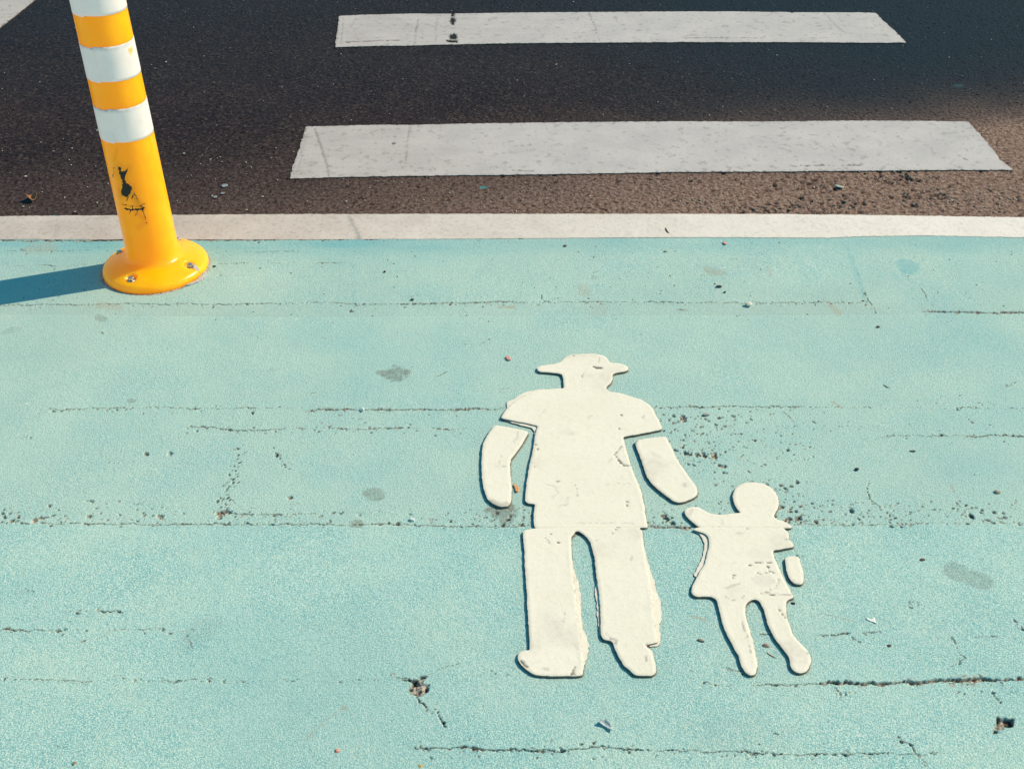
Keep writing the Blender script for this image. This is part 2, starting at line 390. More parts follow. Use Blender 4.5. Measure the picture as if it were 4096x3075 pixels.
def edge_y_low(X):     # lower edge of the white line as ground distance, at lateral X
    return np.interp(X, LOWX, LOWY)
low = [(-1500,968),(0,964),(700,964),(1300,964),(1930,961),(2700,954.5),(3330,957.2),(3380,952.5),(3710,948),(4096,956),(5000,962)]
up = [(-1500,874),(0,870),(700,865),(1100,862),(1900,861),(2696,861),(3140,862),(3520,866),(3770,870),(4096,875),(5000,890)]
LOWX = [gp(*p)[0] for p in low]; LOWY = [gp(*p)[1] for p in low]
UPX = [gp(*p)[0] for p in up]; UPY = [gp(*p)[1] for p in up]
YL = LOWY[2]

def build_footway():
    xs = list(np.arange(-1.66, 1.66, .0020))
    left = spaced(1.66, 30, lambda v: (v - 1.6) * .25 + .004); right = left
    xs = [-v for v in left[::-1]][:-1] + xs + right
    xs = np.array(xs)
    ys = spaced(1.00, 3.0, lambda v: .00075 * v + .0003)
    back = [-12., -6., -2., 0., .5, .8, .9, .96, .985]
    ys = np.array(back + ys)
    # rows run up to the white line, whose lower edge is not quite straight: warp rows
    u = (ys - 1.0) / 2.0
    X, U = np.meshgrid(xs, ys)
    top = edge_y_low(X) + .004
    Y = np.where(U > 1.0, 1.0 + (U - 1.0) / 2.0 * (top - 1.0), U)
    nx, ny = len(xs), len(ys)
    x = X.ravel(); y = Y.ravel()
    px, py = prj(x, y, 0 * x + .004)
    seen = (px > -220) & (px < 4320) & (py > 800) & (py < 3250)
    z = .004 + .0011 * fbm(x, y, 6, 3, 3) + .0006 * fbm(x, y, 90, 9, 3)
    dirt = np.zeros_like(x); dark = np.zeros_like(x); stain = np.zeros_like(x); blue = np.zeros_like(x); rust = np.zeros_like(x); wear = np.zeros_like(x)
    dpx, dpy = px / K, py / K
    # overlapping coats
    e1 = np.interp(dpx, [0, 640, 1200, 2212], [681, 686, 683, 680]) + 1.2 * fbm(x, y, 30, 5)
    e2 = np.interp(dpx, [0, 350, 700, 1100, 1400, 1480, 1700, 2000, 2212], [1133, 1136, 1136, 1140, 1143, 1142, 1138, 1135, 1132]) + 1.2 * fbm(x, y, 40, 6)
    z += .0009 * sstep(-1, 1.5, dpy - e1) + .0016 * sstep(-1, 1.2, dpy - e2)
    w1 = sstep(1, -1, dpy - e1)
    wear += w1 * (.34 + .5 * fbm(x, y, 4, 11)) * np.where(dpy > 655, 1.35, 1.)
    wear += .22 * (1 - w1) * sstep(1, -1, dpy - e2)
    wear += .55 * np.clip(fbm(x, y, 2.2, 23, 4) + .04, 0, 1)
    blue += .45 * np.clip(fbm(x, y, 2.6, 29, 4) - .02, 0, 1)
    blue += .09 * (1 - sstep(1, -1, dpy - e2)) * (.7 + 1.6 * fbm(x, y, 3.5, 19, 3))
    # darker, bluer strip beside the line on the left
    blue += .40 * sstep(600, 540, dpy) * sstep(1500, 300, dpx) * (.6 + 1.2 * fbm(x, y * 6, 5, 77))
    blue += .30 * sstep(560, 525, dpy) * (.7 + fbm(x, y * 6, 5, 78))
    s = np.where(seen)[0]
    sx, sy = x[s], y[s]; spx, spy = px[s], py[s]
    jit = lambda q: q
    # jittered sampling position makes every crack ragged
    jx = sx + .0045 * fbm(sx, sy, 110, 31, 2) + .010 * fbm(sx, sy, 25, 37, 2)
    jy = sy + .0085 * fbm(sx, sy, 130, 41, 3) + .010 * fbm(sx, sy, 28, 43, 2)
    rag = vn(sx, sy, 260, 51); rag2 = vn(sx, sy, 55, 53); rag3 = vn(sx, sy, 14, 57)
    sz = z[s]; sd = dirt[s]; sk = dark[s]
    for ci, (pts, w, dep, dr, cont) in enumerate(CRACKS):
        g = [gp(*p) for p in pts]
        gx = [p[0] for p in g]; gy = [p[1] for p in g]; mg = .035
        m = np.where((sx > min(gx) - mg) & (sx < max(gx) + mg) & (sy > min(gy) - mg) & (sy < max(gy) + mg))[0]
        if not len(m): continue
        d, al = seg_dist(jx[m], jy[m], g)
        far = max(1., (np.mean(gy) / 1.9))            # foreshortened far cracks need their true, wider break
        ww = w * .001 * (.42 + .40 * dr) * far * (.45 + 1.1 * rag2[m]) * np.clip(np.minimum(al, 1 - al) * 12 + .25, 0, 1)
        on = sstep(1 - cont - .18, 1 - cont + .12, rag3[m] * .6 + rag2[m] * .4 + .12)
        ww = ww * (.2 + .8 * on)
        core = sstep(1.0, .55, d / (ww + 1e-5)) * on
        dn = core * (dep * .001) * (.6 + .8 * rag[m])
        sz[m] -= dn
        # dirt fills it unevenly, black only where it is open
        sk[m] = np.maximum(sk[m], core * sstep(dr * .80 - .12, dr * .80 + .15, rag[m]) * .88)
        halo = sstep(3.0, 1.0, d / (ww + .0006)) * on
        sd[m] = np.maximum(sd[m], np.maximum(core, halo * sstep(.62, .8, rag[m] * .5 + rag2[m] * .5) * dr) * (.35 + .65 * dr))
        lip = sstep(4.5, 1.5, d / (ww + .001)) * (1 - core)
        sz[m] += lip * .0005 * rag2[m]
    rnd = random.Random(8)
    pits = []
    for x0, y0, x1, y1, n, r0, r1, dr in PITS:
        for i in range(int(n * 1.8)):
            cx = rnd.uniform(x0, x1); cy = y0 + (y1 - y0) * rnd.random() ** .8
            r = .74 * (r0 + (r1 - r0) * rnd.random() ** 2.4)
            isd = rnd.random() < dr
            pits.append((cx, cy, r * rnd.uniform(.8, 2.0), r * rnd.uniform(.7, 1.1), rnd.uniform(-.7, .25), 1. if isd else .1, rnd.uniform(.10, .45) if isd else rnd.uniform(.35, .75)))
    # the diagonal trail of pits in the left half
    for i in range(80):
        t = rnd.random(); cx = 520 - 42 * t + rnd.gauss(0, 7); cy = 965 + 145 * t + rnd.gauss(0, 4)
        r = rnd.uniform(.9, 2.6); pits.append((cx, cy, r, r * 1.1, rnd.uniform(-1, 1), .1, .95))
    for i in range(16):
        t = rnd.random(); pits.append((585 + 40 * t, 975 + 40 * t + rnd.gauss(0, 3), rnd.uniform(1, 3.4), 1.6, -.6, .3, .9))
    for i in range(30):
        a = rnd.uniform(0, 6.3); pits.append((1972 + 11 * math.cos(a), 1311 + 7 * math.sin(a), 1.4, .9, a, .1, .55))
    for pts, w, dep, dr, cont in CRACKS:
        for (ax, ay), (bx, by) in zip(pts, pts[1:]):
            L = math.hypot(bx - ax, by - ay) / K
            for i in range(int(L * .10 * (.3 + cont))):
                t = rnd.random(); r = (.7 + 1.5 * rnd.random() ** 2) * (1 - .35 * (w > 3))
                pits.append(((ax + (bx - ax) * t) / K, (ay + (by - ay) * t) / K + abs(rnd.gauss(0, 4)) * rnd.choice((-.5, 1)), r * rnd.uniform(1, 2.2), r, rnd.uniform(-.4, .2), 1. if rnd.random() < dr else .1, rnd.uniform(.1, .8)))
    pits += [(a, b, c * .75, d * .75, e, f, g * .5) for a, b, c, d, e, f, g in BIGPITS]
    for cx, cy, rx, ry, ro, dr, dk in pits:
        gx, gy = gp(cx * K, cy * K); rx *= .001; ry *= .001
        ry *= 1.25; mg = max(rx, ry) * 2.2
        m = np.where((np.abs(sx - gx) < mg) & (np.abs(sy - gy) < mg))[0]
        if not len(m): continue
        ux = (jx[m] - gx) * math.cos(ro) + (jy[m] - gy) * math.sin(ro); uy = -(jx[m] - gx) * math.sin(ro) + (jy[m] - gy) * math.cos(ro)
        # the jitter drags pits: recentre
        q = np.hypot(ux / rx, uy / ry) + .9 * (rag[m] - .5)
        f = sstep(1.15, .55, q)
        sz[m] -= f * min(.0045, rx * .9)
        sd[m] = np.maximum(sd[m], f * (.15 + .85 * dr))
        sk[m] = np.maximum(sk[m], f * sstep(1 - dk - .2, 1 - dk + .15, rag2[m] * .35 + rag[m] * .65) * .93)
    for poly, dep, dr in HOLES:
        P = np.array(poly); m = np.where((spx > P[:, 0].min() - 20) & (spx < P[:, 0].max() + 20) & (spy > P[:, 1].min() - 20) & (spy < P[:, 1].max() + 20))[0]
        qx = spx[m] + 14 * (rag[m] - .5); qy = spy[m] + 12 * (vn(sx[m], sy[m], 150, 61) - .5)
        ins = np.zeros(len(m), bool); n = len(P); j = n - 1
        for i in range(n):
            c = ((P[i, 1] > qy) != (P[j, 1] > qy)) & (qx < (P[j, 0] - P[i, 0]) * (qy - P[i, 1]) / (P[j, 1] - P[i, 1] + 1e-9) + P[i, 0])
            ins ^= c; j = i
        d, _ = seg_dist(qx, qy, [tuple(p) for p in poly] + [tuple(poly[0])])
        f = np.where(ins, sstep(0, 7, d), 0)
        rock = vn(sx[m], sy[m], 130, 67)
        sz[m] -= f * dep * .0007 * (1.15 - .95 * sstep(.35, .7, rock))
        sd[m] = np.maximum(sd[m], f * (.2 + .8 * dr))
        sk[m] = np.maximum(sk[m], f * sstep(.46, .30, rock) * .9)
        sk[m] = np.maximum(sk[m], np.where(ins, sstep(8, 3, d), 0) * .3)
    # stains and rust
    ss = stain[s]; sr = rust[s]; sb = blue[s]; sw = wear[s]
    ir = fbm(sx, sy, 45, 71, 4); ir2 = fbm(sx, sy, 220, 73, 2)
    for cx, cy, rx, ry, ro, st, irr in STAINS:
        ux = spx / K - cx; uy = spy / K - cy
        m = np.where((np.abs(ux) < rx * 2 + 10) & (np.abs(uy) < rx * 2 + 10))[0]
        a = ux[m] * math.cos(ro) + uy[m] * math.sin(ro); b = -ux[m] * math.sin(ro) + uy[m] * math.cos(ro)
        q = np.hypot(a / rx, b / ry) + irr * 2.0 * ir[m]
        ss[m] = np.maximum(ss[m], sstep(1.05, .72, q) * st * (.85 + 1.1 * ir2[m]))
    for pts, w, st in RUSTS:
        d, _ = seg_dist(spx / K, spy / K, pts)
        sr[:] = np.maximum(sr, sstep(w, w * .35, d + w * 1.2 * ir) * st)
    # soil trapped in the angle around each raised figure piece
    for P in OUTLINES:
        lo_ = P.min(0) - .012; hi_ = P.max(0) + .012
        m = np.where((sx > lo_[0]) & (sx < hi_[0]) & (sy > lo_[1]) & (sy < hi_[1]))[0]
        G = {}
        cell = .012
        for q in P: G.setdefault((int(q[0] // cell), int(q[1] // cell)), []).append(q)
        best = np.full(len(m), 1.)
        kx = (sx[m] // cell).astype(int); ky = (sy[m] // cell).astype(int)
        for (a_, b_) in list(G.keys()):
            pass
        keyarr = kx * 100003 + ky
        order = np.argsort(keyarr, kind='stable'); ks = keyarr[order]
        near_ = {}
        for (a_, b_), qs in G.items():
            for da in (-1, 0, 1):
                for db in (-1, 0, 1): near_.setdefault((a_ + da, b_ + db), []).extend(qs)
        for (a_, b_), qs in near_.items():
            kk = a_ * 100003 + b_; i0 = np.searchsorted(ks, kk, 'left'); i1 = np.searchsorted(ks, kk, 'right')
            if i1 <= i0: continue
            ii = order[i0:i1]; Q = np.array(qs)
            dd = np.sqrt(((sx[m][ii][:, None] - Q[None, :, 0]) ** 2 + (sy[m][ii][:, None] - Q[None, :, 1]) ** 2).min(1))
            best[ii] = np.minimum(best[ii], dd)
        sd[m] = np.maximum(sd[m], sstep(.0042, .0018, best) * (.15 + .5 * rag[m]))
        sk[m] = np.maximum(sk[m], sstep(.0034, .0018, best) * sstep(.40, .80, rag2[m]) * .35)
    rb_ = np.hypot(sx - BX, sy - BY)
    sd[:] = np.maximum(sd, sstep(RF + .010, RF + .002, rb_ + .008 * (rag2 - .5)) * (.35 + .5 * rag))
    # patch of fresh blue paint, faint straight bluish traces of old seams
    P = zoomed(2696, 850, .63291, [(1420, 320), (1440, 292), (1500, 292), (1550, 335), (1580, 385), (1440, 392), (1420, 360)])
    ccx = sum(p[0] for p in P) / 7; ccy = sum(p[1] for p in P) / 7
    q = np.hypot((spx - ccx - .3 * (spy - ccy)) / 50, (spy - ccy) / 32) + .6 * ir
    sb[:] = np.maximum(sb, .38 * sstep(1.05, .75, q))
    for a, b, w, st in (((760, 520), (768, 680), 9, .28), ((1825, 517), (1866, 640), 10, .32), ((1700, 520), (1735, 575), 12, .15)):
        d, _ = seg_dist(spx / K, spy / K, [a, b]); sb[:] = np.maximum(sb, st * sstep(w, 1, d) * (.7 + 1.5 * ir))
    z[s] = sz; dirt[s] = sd; dark[s] = sk; stain[s] = ss; rust[s] = sr; blue[s] = sb; wear[s] = sw
    me = mesh_np('footway', np.stack([x, y, z], 1), grid_faces(nx, ny),
                 dict(dirt=np.clip(dirt, 0, 1), dark=np.clip(dark, 0, 1), stain=np.clip(stain, 0, 1), blue=np.clip(blue, 0, 1), rust=np.clip(rust, 0, 1), wear=np.clip(wear, 0, .9)))
    o = link('footway', me, M_foot); tag(o, 'turquoise painted walkway surface with cracks, pits and stains', 'footway', kind='structure')

# ------------------------------------------------------------------ road
def build_road():
    xs = list(np.arange(-2.75, 2.75, .0042))
    side = spaced(2.75, 40, lambda v: (v - 2.7) * .25 + .006)
    xs = np.array([-v for v in side[::-1]][:-1] + xs + side)
    ys = np.array(spaced(0, 2.55, lambda v: .0042 + .0009 * v) + spaced(2.56, 34, lambda v: (v - 2.5) * .25 + .006))
    X, U = np.meshgrid(xs, ys); base = edge_y_low(X) - .03
    Y = base + U
    x = X.ravel(); y = Y.ravel(); px, py = prj(x, y, 0 * x); dx, dy = px / K, py / K
    vis = (U.ravel() < 2.6)
    z = .004 * fbm(x, y, 2.5, 101, 3) * 0 + .0016 * fbm(x, y, 90, 103, 2) + .0010 * fbm(x, y, 200, 105, 1)
    # worn, stony, dusty part in the near right
    t = dx + (dy - 420) * 2.2
    near = sstep(220, 480, dy + .085 * (dx - 1100) + 60 * fbm(x, y, 4, 111, 3))
    dust = near * (.26 + .74 * sstep(300, 1700, dx)) + .8 * sstep(1750, 2300, dx) * sstep(170, 380, dy + 50 * fbm(x, y, 5, 117, 3))
    dust = np.clip(dust, 0, 1) * sstep(-.1, .9, 1 + .9 * fbm(x, y, 30, 119, 3))
    stony = sstep(.15, .32, fbm(x, y, 11, 121, 3) + .22) * sstep(1400, 1700, dx) * sstep(340, 400, dy) * sstep(478, 440, dy)
    blob = lambda cx, cy, rx, ry: sstep(1.2, .5, np.hypot((dx - cx) / rx, (dy - cy) / ry) + .5 * fbm(x, y, 20, 127))
    stony = np.clip(stony * .45 + blob(1640, 455, 75, 18) + blob(1790, 445, 90, 25) + blob(1960, 385, 80, 18) + blob(2000, 420, 60, 14) + .6 * blob(1760, 400, 50, 16), 0, 1)
    cell = vn(x, y, 75, 131); cell2 = vn(x, y, 150, 133)
    z = np.where(vis, z - stony * .007 * sstep(.55, .25, cell * .7 + cell2 * .3), 0)
    rgh = sstep(.30, .16, cell * .6 + cell2 * .4) * (.55 + .4 * near)
    z -= np.where(vis, .004 * rgh, 0)
    dark = np.clip(stony * sstep(.40, .25, cell * .7 + cell2 * .3) * .55 + rgh * .7, 0, 1)
    cool = .55 * sstep(330, -40, dy + 60 * fbm(x, y, 3, 143, 3)) * (1 - dust) + .6 * sstep(900, 2000, dx - (dy - 100) * .5 + 250 * fbm(x, y, 1.5, 141)) * (1 - dust)
    teal = .8 * sstep(1.1, .7, np.hypot((dx - 1043) / 9, (dy - 405) / 3) + .5 * fbm(x, y, 80, 151)) + .2 * sstep(1.1, .5, np.hypot((dx - 2070) / 14, (dy - 185) / 4)) + .3 * sstep(1.1, .6, np.hypot((dx - 115) / 8, (dy - 465) / 3))
    me = mesh_np('road', np.stack([x, y, z], 1), grid_faces(len(xs), len(ys)), dict(dust=np.clip(dust, 0, 1), dark=dark, cool=np.clip(cool, 0, 1), teal=np.clip(teal, 0, 1)))
    tag(link('road', me, M_asph), 'dark asphalt carriageway, browner and stonier near the line', 'road', kind='structure')

def build_ground():
    co = np.array([(-400, -400, -.03), (400, -400, -.03), (400, 400, -.03), (-400, 400, -.03)])
    tag(link('ground', mesh_np('ground', co, np.array([[0, 1, 2, 3]])), M_ground), 'wide asphalt ground around the crossing', 'ground', kind='structure')

# ------------------------------------------------------------------ raised plates (markings)
def resample(pts, step, smooth=2, jitter=0., seed=1):
    out = []
    n = len(pts)
    for i in range(n):
        a = pts[i]; b = pts[(i + 1) % n]; L = math.hypot(b[0] - a[0], b[1] - a[1]); k = max(1, int(L / step))
        for j in range(k): out.append((a[0] + (b[0] - a[0]) * j / k, a[1] + (b[1] - a[1]) * j / k))
    P = np.array(out)
    for _ in range(smooth): P = .25 * np.roll(P, 1, 0) + .5 * P + .25 * np.roll(P, -1, 0)
    if jitter:
        T = np.roll(P, -1, 0) - np.roll(P, 1, 0); T /= np.linalg.norm(T, axis=1)[:, None] + 1e-9
        N = np.stack([-T[:, 1], T[:, 0]], 1)
        j = (fbm(P[:, 0], P[:, 1], 45, seed, 2) * 1.3 + 1.5 * fbm(P[:, 0], P[:, 1], 150, seed + 5, 2)) * jitter
        P = P + N * j[:, None]
    return P

def inside(P, qx, qy):
    ins = np.zeros(qx.shape, bool); n = len(P); j = n - 1
    for i in range(n):
        c = ((P[i, 1] > qy) != (P[j, 1] > qy)) & (qx < (P[j, 0] - P[i, 0]) * (qy - P[i, 1]) / (P[j, 1] - P[i, 1] + 1e-12) + P[i, 0])
        ins ^= c; j = i
    return ins

def plate_data(svy, z0, t, grid=.006, step=.003, jitter=.0012, seed=1, strokes=(), w=.0016, wav=.0004, smooth=2, anis=1., extra=None, ground=False):
    g = svy if ground else [gp(p[0], p[1], z0 + t * .7) for p in svy]
    P = resample(g, step, smooth, jitter, seed)
    if not ground and t > .0055: OUTLINES.append(P)
    x0, y0 = P.min(0); x1, y1 = P.max(0)
    gx, gy = np.meshgrid(np.arange(x0, x1, grid), np.arange(y0, y1, grid * anis)); gx = gx.ravel(); gy = gy.ravel()
    gx = gx + grid * .35 * (vn(gx, gy, 900, 3) - .5); gy = gy + grid * .35 * (vn(gx, gy, 900, 4) - .5)
    m = inside(P, gx, gy); gx = gx[m]; gy = gy[m]
    # nearest distance to outline (chunked)
    dmin = np.empty(len(gx))
    for i in range(0, len(gx), 4000):
        dd = (gx[i:i + 4000, None] - P[None, :, 0]) ** 2 + (gy[i:i + 4000, None] - P[None, :, 1]) ** 2
        dmin[i:i + 4000] = np.sqrt(dd.min(1))
    k = dmin > step * .8
    gx, gy, dmin = gx[k], gy[k], dmin[k]
    n = len(P)
    T = np.roll(P, -1, 0) - np.roll(P, 1, 0); T /= np.linalg.norm(T, axis=1)[:, None] + 1e-9
    area = .5 * np.sum(P[:, 0] * np.roll(P[:, 1], -1) - np.roll(P[:, 0], -1) * P[:, 1])
    sg = 1 if area > 0 else -1
    N = np.stack([T[:, 1], -T[:, 0]], 1) * sg       # outward
    verts = [Vector(p) for p in P] + [Vector((a, b)) for a, b in zip(gx, gy)]
    edges = [(i, (i + 1) % n) for i in range(n)]
    vo, eo, fo, ov, oe, of = delaunay_2d_cdt(verts, edges, [], 1, 1e-6)
    V = np.array([(v[0], v[1]) for v in vo]); Fc = np.array([f for f in fo if len(f) == 3], dtype=np.int32)
    src = np.array([o[0] if len(o) else -1 for o in ov])
    dist = np.zeros(len(V)); isin = src >= n; dist[isin] = dmin[src[isin] - n]
    prof = .88 + .12 * sstep(0, 1, np.clip(dist / w, 0, 1))
    wv = wav * (fbm(V[:, 0], V[:, 1], 18, seed + 60, 2) + .5 * fbm(V[:, 0], V[:, 1], 60, seed + 61, 2)) * np.clip(dist / .01, 0, 1)
    bead = wav * .8 * sstep(.012, .004, dist) * sstep(0, .003, dist) * vn(V[:, 0], V[:, 1], 30, seed + 70)
    z = z0 + t * prof + wv + bead
    # boundary order in output
    omap = {}
    for i, s_ in enumerate(ov):
        for q in s_: omap[q] = i
    rim = [omap.get(i) for i in range(n)]
    nV = len(V)
    S1 = P + N * .0005; S2 = P + N * .0009
    # the side wall has its own top ring, so the break of the edge stays crisp
    rz = np.array([z[k_] if k_ is not None else z0 + t * .9 for k_ in rim]); rxy = np.array([V[k_] if k_ is not None else P[i_] for i_, k_ in enumerate(rim)])
    co = np.concatenate([np.column_stack([V, z]), np.column_stack([S1, np.full(n, z0 + t * .30)]), np.column_stack([S2, np.full(n, z0 - .006)]), np.column_stack([rxy, rz])])
    q = []
    for i in range(n):
        j = (i + 1) % n
        if rim[i] is None or rim[j] is None or rim[i] == rim[j]: continue
        f1 = (nV + 2 * n + i, nV + i, nV + j, nV + 2 * n + j); f2 = (nV + i, nV + n + i, nV + n + j, nV + j)
        if sg < 0: f1, f2 = f1, f2
        else: f1 = f1; f2 = f2
        q += [f1, f2]
    # orientation of triangles
    A = V[Fc[:, 0]]; B = V[Fc[:, 1]]; C = V[Fc[:, 2]]
    cr = (B[:, 0] - A[:, 0]) * (C[:, 1] - A[:, 1]) - (B[:, 1] - A[:, 1]) * (C[:, 0] - A[:, 0])
    fl = cr < 0; Fc[fl] = Fc[fl][:, ::-1]
    q = np.array(q, dtype=np.int32)
    if sg < 0: q = q[:, ::-1]
    x, y, zz = co.T
    px, py = prj(x, y, zz)
    at = dict(stain=np.zeros(len(co)), dirt=np.zeros(len(co)), dark=np.zeros(len(co)), tone=np.zeros(len(co)))
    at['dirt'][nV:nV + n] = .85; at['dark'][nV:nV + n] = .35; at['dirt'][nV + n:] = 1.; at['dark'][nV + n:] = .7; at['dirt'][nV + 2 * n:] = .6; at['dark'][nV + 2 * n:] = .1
    edge = np.concatenate([dist, np.zeros(3 * n)])
    at['dirt'][:nV] = np.where(dist < 1e-6, .10, 0)
    r1 = vn(x, y, 230, 91)
    for pts, wd, kind, st in strokes:
        d, al = seg_dist(px + 5 * (r1 - .5), py + 5 * (vn(x, y, 160, 92) - .5), pts)
        tp = np.clip(np.minimum(al, 1 - al) * 8 + .4, 0, 1) if len(pts) > 1 else 1
        f = sstep(wd * tp, wd * tp * .4, d) * st
        at[kind] = np.maximum(at[kind], f)
        if kind in ('dark', 'dirt'): co[:, 2] -= np.where(np.arange(len(co)) < nV, f * min(.002, t * .4), 0)
    if t > .0055: at['stain'] = np.maximum(at['stain'], .20 * sstep(.08, .30, fbm(x, y, 9, seed + 200, 4)) * (.4 + vn(x, y, 140, 7)))
    if extra: extra(co, px, py, at, edge)
    return co, Fc, q, at

def plate_obj(name, datas, mat, parent=None):
    co = []; fc = []; fq = []; at = {}; off = 0
    for c, t3, q4, a in datas:
        co.append(c); fc.append(t3 + off); fq.append(q4 + off); off += len(c)
        for k_, v in a.items(): at.setdefault(k_, []).append(np.clip(v, 0, 1))
    me = mesh_np(name, np.concatenate(co), [np.concatenate(fc), np.concatenate(fq)], {k_: np.concatenate(v) for k_, v in at.items()})
    return link(name, me, mat, parent)

# shapes surveyed for the two figures
sA = lambda p: zoomed(1900, 1400, .45208, p); sB = lambda p: zoomed(1900, 2000, .45208, p)
sC = lambda p: zoomed(2600, 1880, .36166, p); sDd = lambda p: zoomed(2600, 2280, .36166, p)
TORSO = sA([(548,165),(556,148),(590,138),(640,133),(700,125),(755,108),(785,75),(820,50),(870,38),(920,36),(1000,34),(1060,33),(1090,42),(1130,48),(1165,70),(1185,105),(1205,115),(1270,118),(1310,128),(1350,148),(1358,165),(1350,182),(1310,195),(1240,205),(1218,215),(1215,270),(1195,300),(1165,325),(1158,345),(1190,370),(1260,378),(1330,395),(1400,420),(1470,440),(1540,485),(1570,515),(1600,580),(1635,640),(1655,690),(1645,705),(1560,725),(1450,745),(1350,762),(1308,768),(1318,800),(1335,870),(1360,950),(1375,1010),(1395,1060),(1420,1130),(1450,1190),(1475,1270),(1495,1360),(1505,1450),(1520,1530),(1530,1572),(1200,1582),(800,1582),(532,1578),(520,1540),(520,1480),(525,1420),(535,1362),(470,1357),(443,1335),(445,1280),(452,1200),(470,1100),(478,1030),(500,940),(515,880),(525,800),(535,740),(545,700),(560,676),(480,655),(400,640),(300,620),(228,603),(262,545),(300,495),(350,452),(420,410),(480,385),(560,362),(650,347),(783,340),(785,300),(780,250),(765,215),(720,205),(640,198),(570,192),(552,182)])
TORSO_U = [sA([(238,600),(268,535),(282,500),(276,455),(335,436),(390,402),(440,375),(540,351),(620,346),(600,420),(350,560)]),
           sA([(234,612),(400,662),(500,688),(528,715),(520,790),(508,880),(560,880),(600,700),(560,650),(400,620)])]
FORE_L = sA([(180,665),(300,685),(440,715),(472,728),(465,745),(420,830),(360,915),(315,965),(310,1040),(315,1120),(325,1200),(325,1290),(315,1360),(290,1385),(230,1388),(165,1365),(110,1320),(75,1220),(60,1120),(58,1000),(62,880),(75,820),(110,750),(160,685)])
FORE_R = sA([(1420,810),(1445,795),(1540,778),(1680,765),(1695,775),(1740,860),(1780,950),(1820,1020),(1880,1100),(1920,1160),(1960,1210),(1972,1260),(1960,1290),(1920,1315),(1860,1340),(1800,1352),(1750,1335),(1650,1260),(1560,1180),(1520,1120),(1490,1030),(1460,940),(1430,870),(1415,830)])
TROUS = sB([(425,288),(436,264),(540,250),(800,244),(1100,242),(1300,240),(1462,242),(1478,275),(1483,340),(1500,440),(1520,560),(1545,660),(1565,800),(1580,950),(1595,1080),(1608,1180),(1618,1262),(1520,1280),(1512,1295),(1560,1340),(1578,1400),(1600,1470),(1605,1510),(1590,1540),(1550,1555),(1480,1552),(1410,1550),(1385,1520),(1320,1465),(1270,1390),(1240,1330),(1228,1280),(1215,1248),(1140,1238),(1115,1205),(1112,1100),(1108,950),(1098,850),(1085,740),(1068,620),(1060,530),(1045,450),(1020,370),(985,325),(935,285),(925,272),(905,275),(880,275),(878,300),(855,325),(853,400),(858,500),(865,600),(880,750),(900,900),(920,1050),(935,1180),(950,1300),(960,1400),(962,1480),(950,1555),(900,1558),(780,1556),(650,1555),(540,1548),(480,1520),(420,1470),(385,1420),(375,1380),(395,1345),(440,1332),(486,1330),(480,1200),(475,1100),(465,950),(455,800),(445,650),(438,500),(432,400),(425,320)])
TROUS_U = [sB([(850,470),(868,580),(890,660),(920,740),(935,850),(935,960),(948,1060),(955,1140),(985,1200),(1002,1280),(995,1380),(965,1460),(900,1450),(850,900)]),
           sB([(1485,400),(1530,520),(1560,650),(1595,740),(1600,790),(1640,880),(1650,980),(1645,1050),(1630,1120),(1645,1200),(1640,1270),(1620,1290),(1540,1298),(1500,1200),(1470,700)]),
           sB([(1062,600),(1078,680),(1070,740),(1060,800),(1072,900),(1080,980),(1094,1100),(1106,1200),(1160,1180),(1150,900),(1120,700)]),
           sB([(1505,1290),(1565,1330),(1585,1400),(1607,1480),(1560,1500),(1500,1400)])]
GIRL_UP = sC([(1010,475),(985,462),(930,380),(912,280),(935,215),(985,165),(1060,140),(1150,135),(1240,150),(1320,185),(1380,240),(1420,310),(1430,370),(1410,440),(1370,495),(1365,515),(1400,548),(1470,565),(1520,595),(1570,620),(1578,640),(1550,648),(1465,645),(1000,644),(560,638),(520,620),(440,555),(395,500),(380,455),(400,425),(460,408),(520,405),(570,430),(640,470),(720,492),(800,496),(880,485),(950,475)])
GIRL_LO = sC([(468,658),(520,636),(600,630),(1000,634),(1470,638),(1490,660),(1535,705),(1540,750),(1520,765),(1555,785),(1590,820),(1592,855),(1500,868),(1360,892),(1365,930),(1385,990),(1420,1070),(1460,1160),(1500,1240),(1540,1310),(1575,1380),(1595,1402),(1530,1435),(1505,1460)]) + \
          sDd([(1507,454),(1515,520),(1540,600),(1580,710),(1630,780),(1690,830),(1750,900),(1778,970),(1780,1010),(1765,1060),(1750,1100),(1700,1135),(1640,1140),(1590,1115),(1555,1070),(1550,1010),(1540,960),(1500,910),(1430,820),(1370,745),(1330,670),(1300,600),(1275,500),(1250,430),(1210,350),(1180,328),(1120,328),(1080,355),(1053,400),(1052,450),(1070,560),(1100,660),(1130,760),(1150,860),(1165,950),(1185,1040),(1180,1110),(1165,1165),(1110,1168),(1050,1130),(1010,1060),(990,1000),(980,950),(930,860),(880,770),(840,690),(800,590),(775,490),(755,400),(735,330),(700,298),(620,292),(520,300),(475,280),(455,240),(465,180),(500,110),(530,50),(560,0),(600,-65)]) + \
          sC([(640,900),(655,800),(645,740),(610,705),(540,680)])
GIRL_U = [sC([(466,664),(560,722),(606,800),(598,900),(572,990),(502,1110),(488,1170),(560,1200),(700,900),(690,700)]), sDd([(1040,560),(1075,560),(1105,660),(1135,760),(1155,860),(1170,950),(1190,1040),(1184,1110),(1120,1100),(1080,800)])]
GIRL_ARM = sC([(1500,975),(1510,958),(1560,955),(1640,960),(1652,985),(1680,1080),(1700,1150),(1695,1240),(1670,1270),(1600,1262),(1550,1220),(1520,1150),(1500,1060),(1495,1000)])

